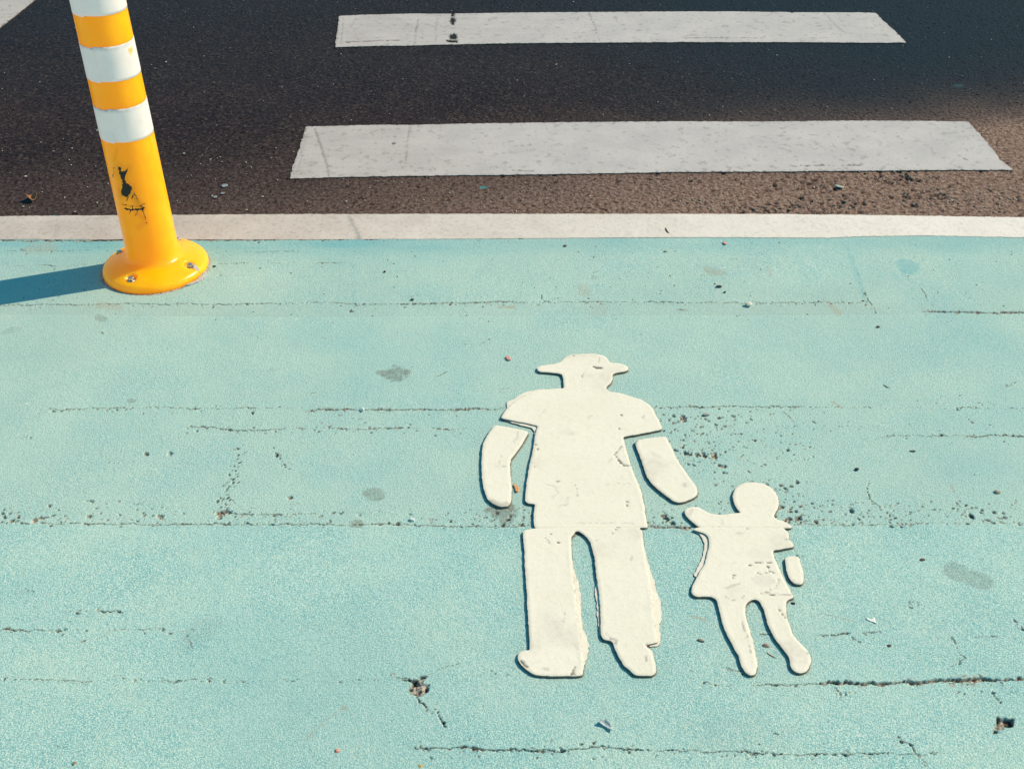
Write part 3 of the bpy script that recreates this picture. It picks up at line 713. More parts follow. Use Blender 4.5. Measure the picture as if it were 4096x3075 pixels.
st_torso = [(sA([(1245,935),(1270,965),(1305,1012)]),4,'dark',.8),(sA([(1305,1015),(1365,1020)]),6,'dirt',.8),(sA([(1305,848),(1222,938)]),2.2,'dirt',.8),(sA([(1222,938),(1170,1000)]),2,'stain',.4),
 (sA([(1045,140),(1070,156),(1128,154)]),4,'dark',.85),(sA([(1100,60),(1100,110)]),5,'stain',.45),(sA([(955,205),(944,240)]),3,'dirt',.7),(sA([(722,1160),(748,1160)]),8,'stain',1.),(sA([(870,44),(875,47)]),4,'dark',1.),
 (sA([(1280,573),(1300,570)]),3.2,'dark',.9),(sA([(1265,692),(1275,692)]),3.4,'dark',1.),(sA([(1495,570),(1488,600)]),5,'stain',.5),(sA([(1330,1335),(1355,1340),(1345,1385)]),3.2,'dark',.7),(sA([(1443,1422),(1444,1423)]),4,'dark',1.),
 (sA([(885,1190),(900,1230),(905,1290)]),2.5,'stain',.6),(sA([(620,1180),(700,1200),(735,1260),(680,1310)]),4,'stain',.3),(sA([(740,1380),(820,1360),(815,1290)]),5,'stain',.28),(sA([(480,1025),(540,1028)]),1.6,'stain',.8),
 (sA([(1146,640),(1148,640)]),2.5,'dark',.9),(sA([(1080,880),(1082,880)]),2.5,'dark',.9),(sA([(535,830),(558,865),(552,885)]),1.6,'dirt',.8),(sA([(820,740),(880,735)]),10,'stain',.2),(sA([(990,600),(1040,570)]),5,'stain',.25),
 (sA([(450,400),(350,440),(300,500)]),1.8,'stain',.5),(sA([(560,590),(700,440)]),1.5,'stain',.3),(sA([(1130,1180),(1450,1178)]),1.5,'stain',.4),(sA([(900,1530),(1440,1530)]),2,'stain',.35)]
st_fl = [(sA([(375,720),(382,760),(340,820)]),6,'stain',.35),(sA([(230,930),(215,1010)]),4,'stain',.4),(sA([(180,1030),(270,1032)]),1.6,'stain',.7),(sA([(130,1330),(220,1375),(300,1360)]),16,'stain',.55)]
st_fr = [(sA([(1560,900),(1640,950)]),10,'stain',.22),(sA([(1840,1180),(1870,1200)]),12,'stain',.4),(sA([(1422,800),(1420,835)]),5,'dirt',.6)]
st_tr = [(sB([(1235,262),(1262,235),(1292,238)]),2.5,'dirt',.9),(sB([(720,369),(748,368)]),3,'dark',1.),(sB([(625,330),(665,380)]),3,'stain',.8),(sB([(402,1412),(430,1450),(462,1475)]),6.5,'dirt',.9),(sB([(855,1545),(870,1500),(882,1468)]),5,'dirt',.75),
 (sB([(850,1530),(900,1545)]),9,'stain',.7),(sB([(1510,1370),(1514,1420)]),5,'stain',.9),(sB([(1215,285),(1230,300)]),5,'stain',.7),(sB([(795,980),(800,1040),(770,1080)]),3,'stain',.5),(sB([(1400,490),(1370,540)]),6,'stain',.4),
 (sB([(1200,1225),(1258,1232),(1240,1300)]),4,'stain',.8),(sB([(1150,1170),(1210,1222)]),4,'stain',.5),(sB([(1515,1285),(1600,1272)]),2.6,'dark',.8),(sB([(600,1480),(660,1500)]),7,'stain',.5),(sB([(868,640),(905,1000),(940,1250)]),2.0,'stain',.35),
 (sB([(1545,760),(1575,1000),(1600,1150)]),2,'stain',.35),(sB([(1346,960),(1347,966)]),2,'dark',.9),(sB([(1460,250),(1500,256)]),5,'dirt',.8),(sB([(860,1250),(920,1330)]),4,'stain',.3),(sB([(670,295),(672,296)]),2,'dark',.8),(sB([(1065,350),(1078,360)]),3,'stain',.7)]
st_gu = [(sC([(1280,525),(1276,528)]),3,'dark',1.),(sC([(460,430),(440,500)]),12,'stain',.35),(sC([(680,628),(800,632)]),2.4,'stain',.9),(sC([(1470,642),(1575,645)]),2,'dark',.7),(sC([(800,540),(810,610)]),8,'stain',.25),(sC([(1040,575),(1045,578)]),2,'stain',.8)]
st_gl = [(sC([(1085,1040),(1110,1045),(1142,1062)]),3.2,'dark',.9),(sC([(1165,1025),(1190,1012),(1255,1022)]),3.4,'dark',.8),(sC([(1300,1015),(1345,1025)]),3,'dirt',.8),(sC([(1275,1050),(1310,1065),(1320,1110),(1370,1130)]),2.2,'dark',.8),
 (sC([(1190,1130),(1220,1140)]),3,'dirt',.9),(sC([(1255,1135),(1310,1133)]),3,'dirt',.8),(sC([(875,1133),(925,1160),(905,1220)]),2.8,'dirt',.9),(sC([(870,1215),(885,1220)]),3,'dirt',.8),(sC([(1270,1364),(1330,1364),(1405,1374)]),3,'dark',.85),
 (sC([(1400,1374),(1560,1378)]),1.6,'stain',.8),(sC([(1408,1160),(1425,1220),(1398,1290),(1310,1340),(1200,1370)]),2,'dirt',.5),(sC([(1065,640),(1165,636)]),2,'dark',.8),(sDd([(1412,398),(1440,450),(1498,530)]),3,'dirt',.7),
 (sDd([(1028,540),(1035,650),(1090,760),(1110,860),(1118,920)]),2.6,'stain',.8),(sC([(960,1010),(880,1050)]),4,'stain',.2),(sC([(840,1380),(880,1440),(990,1425),(1060,1380)]),2.2,'stain',.7),(sC([(1000,1245),(850,1300)]),5,'stain',.5),
 (sC([(880,1285),(890,1290)]),2.6,'dirt',.9),(sC([(1500,765),(1545,768)]),2,'stain',.7),(sC([(960,690),(1030,700)]),10,'stain',.3),(sC([(1100,900),(1300,950)]),30,'stain',.10),(sC([(1150,1200),(1350,1230)]),34,'stain',.16),(sDd([(1700,850),(1755,930),(1765,1000)]),2,'stain',.8),(sC([(1335,970),(1340,972)]),3,'dirt',.5)]
st_ga = [(sC([(1630,1222),(1665,1222)]),2.6,'dark',.9),(sC([(1520,1200),(1600,1258),(1670,1268)]),3,'stain',.6)]

ZP = .0050
OUTLINES = []
def build_figures():
    c = gp(2420, 2080)
    a = empty('pedestrian_marking', (c[0], c[1], 0), 'large cream road marking of an adult in a brimmed hat', 'road marking')
    inv = Matrix.Translation((-c[0], -c[1], 0))
    def put(name, datas, parent, inv, lab=None):
        o = plate_obj(name, datas, M_fig, None); o.data.transform(inv); o.parent = parent
        if lab: o['label'] = lab
    put('torso', [plate_data(TORSO, ZP, .0066, .0034, jitter=.0010, seed=11, strokes=st_torso)] +
        [plate_data(u, ZP, .0030, .008, jitter=.0020, seed=20 + i) for i, u in enumerate(TORSO_U)], a, inv, 'hat, head and short sleeved shirt')
    put('forearm', [plate_data(FORE_L, ZP, .0066, .0040, jitter=.0010, seed=31, strokes=st_fl)], a, inv, 'bent left forearm')
    put('forearm', [plate_data(FORE_R, ZP, .0066, .0040, jitter=.0010, seed=32, strokes=st_fr)], a, inv, 'right forearm reaching to the child')
    put('trousers', [plate_data(TROUS, ZP + .0012, .0066, .0034, jitter=.0012, seed=33, strokes=st_tr)] +
        [plate_data(u, ZP + .0010, .0028, .008, jitter=.0026, seed=40 + i) for i, u in enumerate(TROUS_U)], a, inv, 'two trouser legs with shoes')
    c = gp(2990, 2300)
    g = empty('pedestrian_marking', (c[0], c[1], 0), 'small cream road marking of a child in a flared dress', 'road marking')
    inv = Matrix.Translation((-c[0], -c[1], 0))
    put('head', [plate_data(GIRL_UP, ZP, .0066, .0034, jitter=.0010, seed=51, strokes=st_gu)], g, inv, 'round head with outstretched arm')
    put('dress', [plate_data(GIRL_LO, ZP + .0012, .0066, .0034, jitter=.0012, seed=52, strokes=st_gl)] +
        [plate_data(u, ZP + .0010, .0030, .008, jitter=.0022, seed=60 + i) for i, u in enumerate(GIRL_U)], g, inv, 'flared dress with two legs')
    put('forearm', [plate_data(GIRL_ARM, ZP + .001, .0066, .005, jitter=.0008, seed=53, strokes=st_ga)], g, inv)

sE = lambda p: zoomed(1100, 0, .63291, p); sF = lambda p: zoomed(2696, 0, .63291, p)
def build_bars():
    b1 = sE([(405,102),(550,95),(700,92),(850,87),(1100,88),(1500,81),(1900,78),(2212,76)]) + sF([(20,74),(400,74),(735,78),(745,85),(760,79),(1200,80),(1275,83),(1320,130),(1400,200),(1468,271),(1200,272),(800,268),(0,268)]) + sE([(2190,270),(1500,275),(1000,285),(850,290),(600,292),(380,300),(385,240),(398,170)])
    b2 = sE([(195,800),(400,796),(600,790),(850,790),(1200,782),(1700,775),(2212,770)]) + sF([(20,768),(600,768),(1200,763),(1600,765),(1860,770),(1900,815),(1960,880),(2010,935),(2060,1010),(2110,1045),(2143,1074),(1800,1075),(1200,1080),(600,1085),(0,1088)]) + sE([(2190,1095),(1500,1105),(900,1112),(400,1120),(92,1130),(110,1060),(150,950),(180,850)])
    s1 = [(sE([(1118,90),(1130,100)]),13,'dark',1.),(sE([(1114,120),(1130,138)]),17,'dark',1.),(sE([(1110,148),(1134,152)]),8,'dark',1.),(sE([(1106,232),(1148,235)]),15,'dark',1.),(sE([(1122,220),(1138,222)]),10,'dark',1.),(sE([(1082,259),(1158,263)]),7,'dark',1.),
          (sE([(905,130),(890,200),(880,285)]),3.6,'dirt',0.50),(sE([(1022,95),(1015,280)]),2.6,'dirt',0.30),(sE([(430,268),(640,258),(810,255)]),2,'dirt',.7),(sE([(925,185),(932,215),(940,265)]),3,'stain',.6),(sE([(1980,80),(2020,160),(2050,260)]),1.8,'dirt',.6),
          (sF([(945,80),(1010,150),(1085,215)]),2.6,'dirt',0.33),(sE([(432,110),(415,290)]),3.9,'dirt',0.28),(sF([(60,240),(560,240)]),1.4,'dirt',.6),(sF([(690,140),(735,145)]),4,'stain',.7),(sE([(1390,220),(1430,222)]),3,'stain',.8)]
    s2 = [(sE([(250,805),(290,930),(330,1050),(340,1115)]),5.5,'dirt',0.47),(sE([(850,800),(838,900),(825,1040)]),3.9,'dirt',0.39),(sE([(768,830),(755,900),(750,1000)]),4,'stain',.35),(sE([(738,908),(760,903)]),4,'dark',.9),(sE([(212,830),(180,930),(150,1050),(130,1110)]),6,'stain',.7),
          (sE([(1500,1078),(1640,1080)]),2,'dirt',.7),(sF([(740,1050),(900,1045),(1195,1043)]),1.6,'dirt',.8),(sE([(450,985),(560,1010)]),8,'stain',.3),(sE([(1000,1010),(1100,1020)]),9,'stain',.3),(sF([(1690,850),(1790,835)]),6,'stain',.5),(sF([(1780,870),(1850,860)]),7,'stain',.3),(sE([(1770,845),(1772,850)]),5,'stain',.7),(sF([(1830,1000),(1860,1015)]),2,'dirt',.8)]
    def ex(seed, amp, warm0):
        def f(co, px, py, at, edge):
            x, y = co[:, 0], co[:, 1]
            n = fbm(x * .4, y * 2.2, 22, seed, 4)
            at['stain'] = np.maximum(at['stain'], np.clip(.06 + n * amp, 0, .35) * sstep(3000, 1500, px + 200))
            at['tone'] = .22 * sstep(2600, 1200, px)
            at['dirt'] = np.maximum(at['dirt'], .75 * sstep(.012, .0, edge) * sstep(.60, .74, vn(x, y, 110, seed + 3)))
            holes = sstep(.18, .26, fbm(x, y, 60, seed + 7, 3)) * .5
            at['dirt'] = np.maximum(at['dirt'], holes * .6)
        return f
    kw = dict(grid=.006, step=.0045, w=.004, wav=.0006, smooth=1, jitter=.0030)
    for nm, P, S, lab, sd in (('crossing_bar', b1, s1, 'far white crosswalk bar with two dark bare spots', 71), ('crossing_bar', b2, s2, 'near white crosswalk bar with one torn left edge', 75)):
        o = plate_obj(nm, [plate_data(P, .0012, .0028, seed=sd, strokes=S, extra=ex(sd + 3, .8, 0), **kw)], M_bar)
        tag(o, lab, 'road marking', 'crosswalk bars on the asphalt')
    # oblique marking whose corner shows top left
    p = gp(145, 0); q = gp(0, 115); d = Vector((q[0] - p[0], q[1] - p[1])).normalized(); n = Vector((-d.y, d.x))
    if n.x > 0: n = -n
    a = Vector(p) - d * 1.2; b = Vector(q) + d * .9
    pts = [tuple(a), tuple(b), tuple(b + n * .45), tuple(a + n * .45)]
    o = plate_obj('oblique_line', [plate_data(pts, .0012, .0028, seed=81, ground=True, extra=ex(88, .6, 0), **kw)], M_bar)
    tag(o, 'slanting white road marking, only its corner showing behind the bollard', 'road marking')
    # long edge line
    P = [(a, b) for a, b in zip(UPX, UPY)]; Q = [(a, b) for a, b in zip(LOWX, LOWY)]
    su = (P[1][1] - P[0][1]) / (P[1][0] - P[0][0])
    pts = [(-14, P[0][1])] + P + [(14, P[-1][1] - .4)] + [(14, Q[-1][1] - .4)] + Q[::-1] + [(-14, Q[0][1])]
    def exl(co, px, py, at, edge):
        x, y = co[:, 0], co[:, 1]; dx = px / K
        at['tone'] = np.clip(.62 * sstep(1900, 200, dx) * (.8 + .8 * fbm(x, y, 8, 91, 3)) + .15 * fbm(x, y, 20, 92, 3) + .12 * sstep(2300, 1200, dx), 0, .9)
        at['dirt'] = np.maximum(at['dirt'], .22 * sstep(.72, .82, vn(x, y, 190, 95)) * (.6 + .4 * sstep(1500, 500, dx)))
        d, _ = seg_dist(px, py, [(1395, 868), (1420, 910), (1440, 958)]); at['stain'] = np.maximum(at['stain'], .75 * sstep(12, 3, d + 5 * fbm(x, y, 60, 97)))
    # only the seen stretch is finely meshed
    xs0, xs1 = -1.9, 1.9
    def cut(a, b):
        up_ = [(x, np.interp(x, [p[0] for p in [(-14, P[0][1])] + P + [(14, P[-1][1] - .4)]], [p[1] for p in [(-14, P[0][1])] + P + [(14, P[-1][1] - .4)]])) for x in np.linspace(a, b, 40)]
        lo_ = [(x, np.interp(x, [p[0] for p in [(-14, Q[0][1])] + Q + [(14, Q[-1][1] - .4)]], [p[1] for p in [(-14, Q[0][1])] + Q + [(14, Q[-1][1] - .4)]])) for x in np.linspace(a, b, 40)]
        return up_ + lo_[::-1]
    o = plate_obj('edge_line', [plate_data(cut(xs0, xs1), .0022, .0032, seed=93, ground=True, extra=exl, grid=.007, step=.005, w=.004, wav=.0008, jitter=.0026, smooth=1),
                                plate_data(cut(xs1 + .003, 14), .0022, .0030, seed=94, ground=True, grid=.15, step=.05, jitter=.002, smooth=0),
                                plate_data(cut(-14, xs0 - .003), .0022, .0030, seed=95, ground=True, grid=.15, step=.05, jitter=.002, smooth=0)], M_line)
    tag(o, 'long gritty white line between the asphalt and the turquoise path', 'road marking')

# ------------------------------------------------------------------ bollard
RT = .0700; RF = .1440; TOPZ = .80
BX, BY = gp(627, 1074)
def post_r(z): return RT - .0075 * np.clip((z - .078) / TOPZ, 0, 1)
LEAN = (0.0, 0.0)
def build_bollard():
    cx, cy = BX, BY
    root = empty('bollard', (cx, cy, .004), 'orange plastic bollard with white reflective bands and flared base', 'bollard')
    def world(co):
        return co[:, 0] + cx, co[:, 1] + cy, co[:, 2] + .004
    # flared foot and tube are one moulding
    na = 320
    prof = [(float(post_r(.078)), .078), (RT, .070), (RT + .0004, .062), (RT + .0015, .054), (RT + .0042, .048), (RT + .0085, .0430), (RT + .0140, .0398), (RT + .0210, .0372), (RT + .0300, .0345), (RT + .0400, .0312), (RT + .0500, .0278), (RT + .0590, .0238),
            (RF - .0075, .0200), (RF - .0035, .0160), (RF - .0008, .0110), (RF, .0060), (RF - .0006, .0020), (RF - .003, -.004)]
    P = np.array(prof); t = np.concatenate([[0], np.cumsum(np.hypot(*np.diff(P, axis=0).T))]); n2 = 110
    tt = np.linspace(0, t[-1], n2); pr = np.interp(tt, t, P[:, 0]); pz = np.interp(tt, t, P[:, 1])
    for _ in range(4):
        pr[1:-1] = .25 * pr[:-2] + .5 * pr[1:-1] + .25 * pr[2:]; pz[1:-1] = .25 * pz[:-2] + .5 * pz[1:-1] + .25 * pz[2:]
    zz = list(pz[::-1]); rr = list(pr[::-1])
    for z in np.arange(.080, TOPZ - .033, .0022): zz.append(z); rr.append(float(post_r(z)))
    for a in np.linspace(0, math.pi / 2, 12):
        zz.append(TOPZ - .032 + .032 * math.sin(a)); rr.append(float(post_r(TOPZ)) - .032 + .032 * math.cos(a))
    zz += [TOPZ + .0005]; rr += [.0005]
    ang = np.linspace(0, 2 * math.pi, na, endpoint=False)
    co = np.array([(r * math.cos(t), r * math.sin(t), z) for r, z in zip(rr, zz) for t in ang])
    def ringfaces(nr, na):
        i = np.arange(nr * na).reshape(nr, na); j = np.roll(i, -1, 1)
        return np.stack([i[:-1], j[:-1], j[1:], i[1:]], -1).reshape(-1, 4)
    bolts = []
    bp = gp(532, 1117, .026); a0 = math.atan2(bp[1] - cy, bp[0] - cx); rb = .1130
    for kx in range(4):
        a = a0 + kx * math.pi / 2; bolts.append((rb * math.cos(a), rb * math.sin(a), a))
    for bx, by, a in bolts:
        d = np.hypot(co[:, 0] - bx, co[:, 1] - by); m = d < .022
        co[m, 2] = np.minimum(co[m, 2], .0215 + (co[m, 2] - .0215) * sstep(.0140, .0168, d[m]))
    X, Y, Z = world(co); px, py = prj(X, Y, Z)
    # only the side facing the street side of the photographer carries the scuffs
    view = np.arctan2(-cy, -cx); dl = np.abs((np.arctan2(co[:, 1], co[:, 0]) - view + math.pi) % (2 * math.pi) - math.pi) < R(89)
    sQ = lambda p: zoomed(200, 600, .36166, p)
    scuff = np.zeros(len(co)); sm = np.zeros(len(co))
    A = np.array(sQ([(750,180),(785,190),(790,235),(830,230),(870,195),(855,235),(835,270),(830,330),(850,365),(905,405),(900,450),(870,510),(840,520),(790,505),(785,440),(800,420),(800,340),(770,270)]))
    jx = px + 5 * (vn(co[:, 2], np.arctan2(co[:, 1], co[:, 0]) * .07, 260, 5) - .5); jy = py + 5 * (vn(co[:, 2], np.arctan2(co[:, 1], co[:, 0]) * .07, 260, 6) - .5)
    ins = inside(A, jx, jy); d, _ = seg_dist(jx, jy, [tuple(p) for p in A] + [tuple(A[0])])
    scuff = np.where(ins, .75 + .25 * sstep(0, 5, d), 0) * 1.
    sm = np.maximum(sm, sstep(26, 2, d) * .35)
    for pts, w, st in (([(780,590),(870,620),(980,625),(1060,585)],3,.62),([(825,645),(900,665),(980,655),(1025,650)],4.5,.95),([(920,615),(880,700)],2.4,.7),([(975,665),(935,740)],2.2,.6),
                       ([(1020,650),(1040,710),(1055,765)],3,.8),([(900,540),(935,485)],3,.7),([(870,510),(845,560)],3,.8),([(712,190),(696,300)],2.4,.7),([(1060,803),(1070,803)],3.5,.75),([(905,420),(955,520),(985,580)],3,.55),
                       ([(845,690),(815,730)],2,.5),([(990,620),(1045,640)],3,.7),([(800,600),(830,620)],2,.5),([(850,660),(950,640)],2,.5),([(925,700),(900,760)],1.8,.4),([(1040,720),(1010,765)],1.8,.5)):
        d, al = seg_dist(jx, jy, sQ(pts)); scuff = np.maximum(scuff, sstep(w * 1.25, w * .4, d) * st)
    for pts, w, st in (([(900,480),(980,600),(1020,640)],24,.5),([(1060,800),(980,850)],20,.25),([(740,0),(710,120)],12,.3),([(700,200),(780,330)],14,.25),([(960,690),(1040,760)],20,.3),([(640,1510-1660),(700,1500-1660)],14,.3)):
        d, _ = seg_dist(px, py, sQ(pts)); sm = np.maximum(sm, sstep(w, 1, d + 8 * fbm(co[:, 2], np.arctan2(co[:, 1], co[:, 0]) * .07, 80, 3)) * st)
    me = mesh_np('post', co, ringfaces(len(zz), na), dict(scuff=scuff * dl, smudge=np.clip(sm, 0, 1) * dl))
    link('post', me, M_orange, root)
    # bolts: hexagon head, washer
    for i, (bx, by, a) in enumerate(bolts):
        bm = bmesh.new()
        bmesh.ops.create_cone(bm, cap_ends=True, segments=6, radius1=.0088, radius2=.0085, depth=.007, matrix=Matrix.Translation((bx, by, .0290)) @ Matrix.Rotation(a + .3, 4, 'Z'))
        bmesh.ops.bevel(bm, geom=[e for e in bm.edges], offset=.0007, segments=2, affect='EDGES')
        b = bm_obj('bolt', bm, M_steel, root, False)
        bm = bmesh.new()
        bmesh.ops.create_cone(bm, cap_ends=True, segments=32, radius1=.0128, radius2=.0124, depth=.0022, matrix=Matrix.Translation((bx, by, .0236)))
        bmesh.ops.bevel(bm, geom=[e for e in bm.edges if e.is_manifold and e.calc_face_angle(0) > .6], offset=.0005, segments=2, affect='EDGES')
        bm_obj('washer', bm, M_steel, b, False)
    # mortar squeezed out under the right-hand rim
    svy = [(p[0], p[1]) for p in zoomed(200, 600, .36166, [(1600, 1450), (1650, 1400), (1700, 1350), (1725, 1335), (1728, 1370), (1715, 1410), (1680, 1440), (1620, 1465), (1560, 1490), (1480, 1500), (1540, 1470)])]
    d = plate_data(svy, .003, .0055, grid=.003, step=.002, jitter=.003, seed=97, wav=.003)
    m = link('mortar', mesh_np('mortar', d[0], [d[1], d[2]], None), M_mortar, None)
    m.data.transform(Matrix.Translation((-cx, -cy, -.004))); m.parent = root
    # chipped streak beside the right bolt
    svy = zoomed(200, 600, .36166, [(1600, 1290), (1640, 1310), (1665, 1345), (1672, 1372), (1650, 1372), (1625, 1340), (1590, 1322)])
    P = [gp(p[0], p[1], .022) for p in svy]; P = resample(P, .0016, 1, .0006, 5)
    bm = bmesh.new(); vs = []
    for x_, y_ in P:
        r_ = math.hypot(x_ - cx, y_ - cy); z_ = float(np.interp(r_, pr, pz)) + .0007
        vs.append(bm.verts.new((x_ - cx, y_ - cy, z_)))
    f = bm.faces.new(vs); 
    if f.normal.z < 0: f.normal_flip()
    bmesh.ops.triangulate(bm, faces=[f])
    bm_obj('mortar_streak', bm, M_mortar, root, False)
    # reflective bands
    def h_of(ypix):
        # height of the point of the tube front seen at that survey row
        best = None
        u = Vector((-cx, -cy)).normalized()
        lo_, hi_ = 0., 1.2
        for _ in range(40):
            mid = (lo_ + hi_) / 2; r_ = float(post_r(mid)); X_ = cx + u.x * r_; Y_ = cy + u.y * r_
            if prj(X_, Y_, mid + .004)[1] > ypix: lo_ = mid
            else: hi_ = mid
        return lo_
    view = math.atan2(-cy, -cx)
    tops = [(438, 570), (190, 329), (-88, 67)]
    for bi, (yt, yb) in enumerate(tops):
        z1, z0 = h_of(yt), h_of(yb)
        n_a = 300; n_z = 14; seam = view - R([33, 34, 40][bi])
        total = 2 * math.pi + R(3); co = []; uv = []
        for j in range(n_z + 1):
            for i in range(n_a + 1):
                f = i / n_a; a = seam + total * f
                tilt = -.0036 * f + .0018 + .0006 * math.sin(a * 2)
                z = z0 + (z1 - z0) * j / n_z + tilt
                r_ = float(post_r(z)) + .0006 + .0008 * float(sstep(.96, .995, np.array(f)))
                co.append((r_ * math.cos(a), r_ * math.sin(a), z)); uv.append((a * RT, z, 0))
        idx = grid_faces(n_a + 1, n_z + 1); nn = len(co)
        zb = min(c[2] for c in co); zt = max(c[2] for c in co)
        co += [(0, 0, z0), (0, 0, z1)]; uv += [(0, 0, 0), (0, 0, 0)]
        fan = [(i + 1, i, nn) for i in range(n_a)] + [(n_z * (n_a + 1) + i, n_z * (n_a + 1) + i + 1, nn + 1) for i in range(n_a)]
        co = np.array(co); fan = np.array(fan, dtype=np.int32)
        X, Y, Z = world(co); px, py = prj(X, Y, Z)
        tear = np.zeros(len(co)); smu = np.zeros(len(co))
        sR = lambda p: zoomed(200, 0, .36166, p)
        if bi == 1:
            d, _ = seg_dist(px, py, sR([(880, 560), (895, 570), (905, 545), (890, 590)])); tear = sstep(7.5, 5, d + 3 * (vn(co[:, 2], co[:, 0], 300, 4) - .5))
            tear = np.where(((np.arctan2(co[:, 1], co[:, 0]) - view + math.pi) % (2 * math.pi) - math.pi) > 0, tear, 0)
        near = np.minimum(np.abs(co[:, 2] - z1), 9)
        smu = .55 * sstep(.010, .0, near) * (.2 + vn(co[:, 2], co[:, 0], 200, 8)) * (bi < 2) + .25 * np.clip(fbm(co[:, 2], co[:, 0] + co[:, 1], 30, 12) + .1, 0, 1)
        me = mesh_np('reflective_band', co, [idx, fan], dict(tear=tear, smudge=np.clip(smu, 0, .6)))
        ul = me.uv_layers.new(name='uv'); li = np.empty(len(me.loops), dtype=np.int32); me.loops.foreach_get('vertex_index', li)
        UV = np.array(uv)[:, :2][li]; ul.data.foreach_set('uv', UV.astype(np.float32).ravel())
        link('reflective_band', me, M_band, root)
    return root

# ------------------------------------------------------------------ loose things
def pebble(name, label, cat, x, y, s, col, flat=.6, asp=1.3, rot=0., seed=1, group=None, sub=3, rough=.8, z0=None, facet=.30, var=.25):
    """x,y in 2212-units; s = width in mm"""
    rz = .0055
    on_line = None
    gx, gy = gp(x * K, y * K, rz)
    bm = bmesh.new(); bmesh.ops.create_icosphere(bm, subdivisions=sub, radius=.5)
    rn = random.Random(seed); pl = []
    for i in range(11):
        v = Vector((rn.gauss(0, 1), rn.gauss(0, 1), rn.gauss(0, 1))).normalized(); pl.append((v, rn.uniform(.30, .46)))
    for v in bm.verts:
        for n, d in pl:
            k = v.co.dot(n)
            if k > d: v.co -= n * (k - d) * (.6 + facet)
        v.co = Vector((v.co.x * asp, v.co.y, v.co.z * flat))
    W = s * .001 / asp
    bmesh.ops.scale(bm, vec=(W * 1.15,) * 3, verts=bm.verts)
    zmin = min(v.co.z for v in bm.verts)
    for v in bm.verts: v.co.z -= zmin
    o = bm_obj(name, bm, col if isinstance(col, bpy.types.Material) else stone(col, var), None, False)
    o.location = (gx, gy, .0042 if z0 is None else z0); o.rotation_euler = (0, 0, rot)
    return tag(o, label, cat, group)

_st = {}
def stone(col, var=.25):
    k = (tuple(col), var)
    if k not in _st: _st[k] = mat_simple('stone_' + str(len(_st)), col, .75, .3, 0, var, 400, .0006)
    return _st[k]

def flake(name, label, cat, pts, col, lift=3., z0=.005, curl=.5, group=None, thick=.8):
    """thin curled piece; pts in survey units, lift mm"""
    g = [gp(p[0], p[1], z0) for p in pts]; P = resample(g, .0012, 1, .0004, 7)
    c = P.mean(0); Q = P - c; L = np.abs(Q).max() + 1e-6
    ax = np.linalg.svd(Q, full_matrices=False)[2][0]
    bm = bmesh.new(); n = len(Q); rings = []
    for f in (1., .66, .33):
        ring = []
        for p in Q * f:
            u = p @ ax / L; v = (p[0] * -ax[1] + p[1] * ax[0]) / L
            z = lift * .001 * (curl * v * v * 4 + .35 * u * u + .25) if lift else 0
            ring.append(bm.verts.new((p[0], p[1], z)))
        rings.append(ring)
    top = bm.verts.new((0, 0, lift * .001 * .25))
    for a, b in ((0, 1), (1, 2)):
        for i in range(n):
            j = (i + 1) % n; bm.faces.new((rings[a][i], rings[a][j], rings[b][j], rings[b][i]))
    for i in range(n): bm.faces.new((rings[2][i], rings[2][(i + 1) % n], top))
    bmesh.ops.recalc_face_normals(bm, faces=bm.faces)
    r = bmesh.ops.solidify(bm, geom=bm.faces[:], thickness=thick * .001)
    o = bm_obj(name, bm, col if isinstance(col, bpy.types.Material) else stone(col), None, True)
    o.location = (c[0], c[1], z0)
    return tag(o, label, cat, group)

def twig(name, label, pts, r, col, z0=.0065):
    g = [gp(p[0], p[1], z0) for p in pts]; c = (sum(p[0] for p in g) / len(g), sum(p[1] for p in g) / len(g))
    bm = bmesh.new(); prev = None; n = len(g); K8 = 8; rings = []
    for i, p in enumerate(g):
        q0 = g[max(0, i - 1)]; q1 = g[min(n - 1, i + 1)]; d = Vector((q1[0] - q0[0], q1[1] - q0[1], 0)).normalized(); s = Vector((-d.y, d.x, 0))
        rad = r * .001 * (1 - .6 * abs(2 * i / (n - 1) - 1)); ring = []
        for k_ in range(K8):
            a = 2 * math.pi * k_ / K8
            ring.append(bm.verts.new(Vector((p[0] - c[0], p[1] - c[1], rad * 1.1 + .0008 * math.sin(3 * i / (n - 1)))) + s * rad * math.cos(a) + Vector((0, 0, rad * math.sin(a)))))
        rings.append(ring)
    for a, b in zip(rings, rings[1:]):
        for k_ in range(K8): bm.faces.new((a[k_], a[(k_ + 1) % K8], b[(k_ + 1) % K8], b[k_]))
    bm.faces.new(rings[0][::-1]); bm.faces.new(rings[-1])
    bmesh.ops.recalc_face_normals(bm, faces=bm.faces)
    o = bm_obj(name, bm, stone(col)); o.location = (c[0], c[1], .0045)
    return tag(o, label, 'twig')

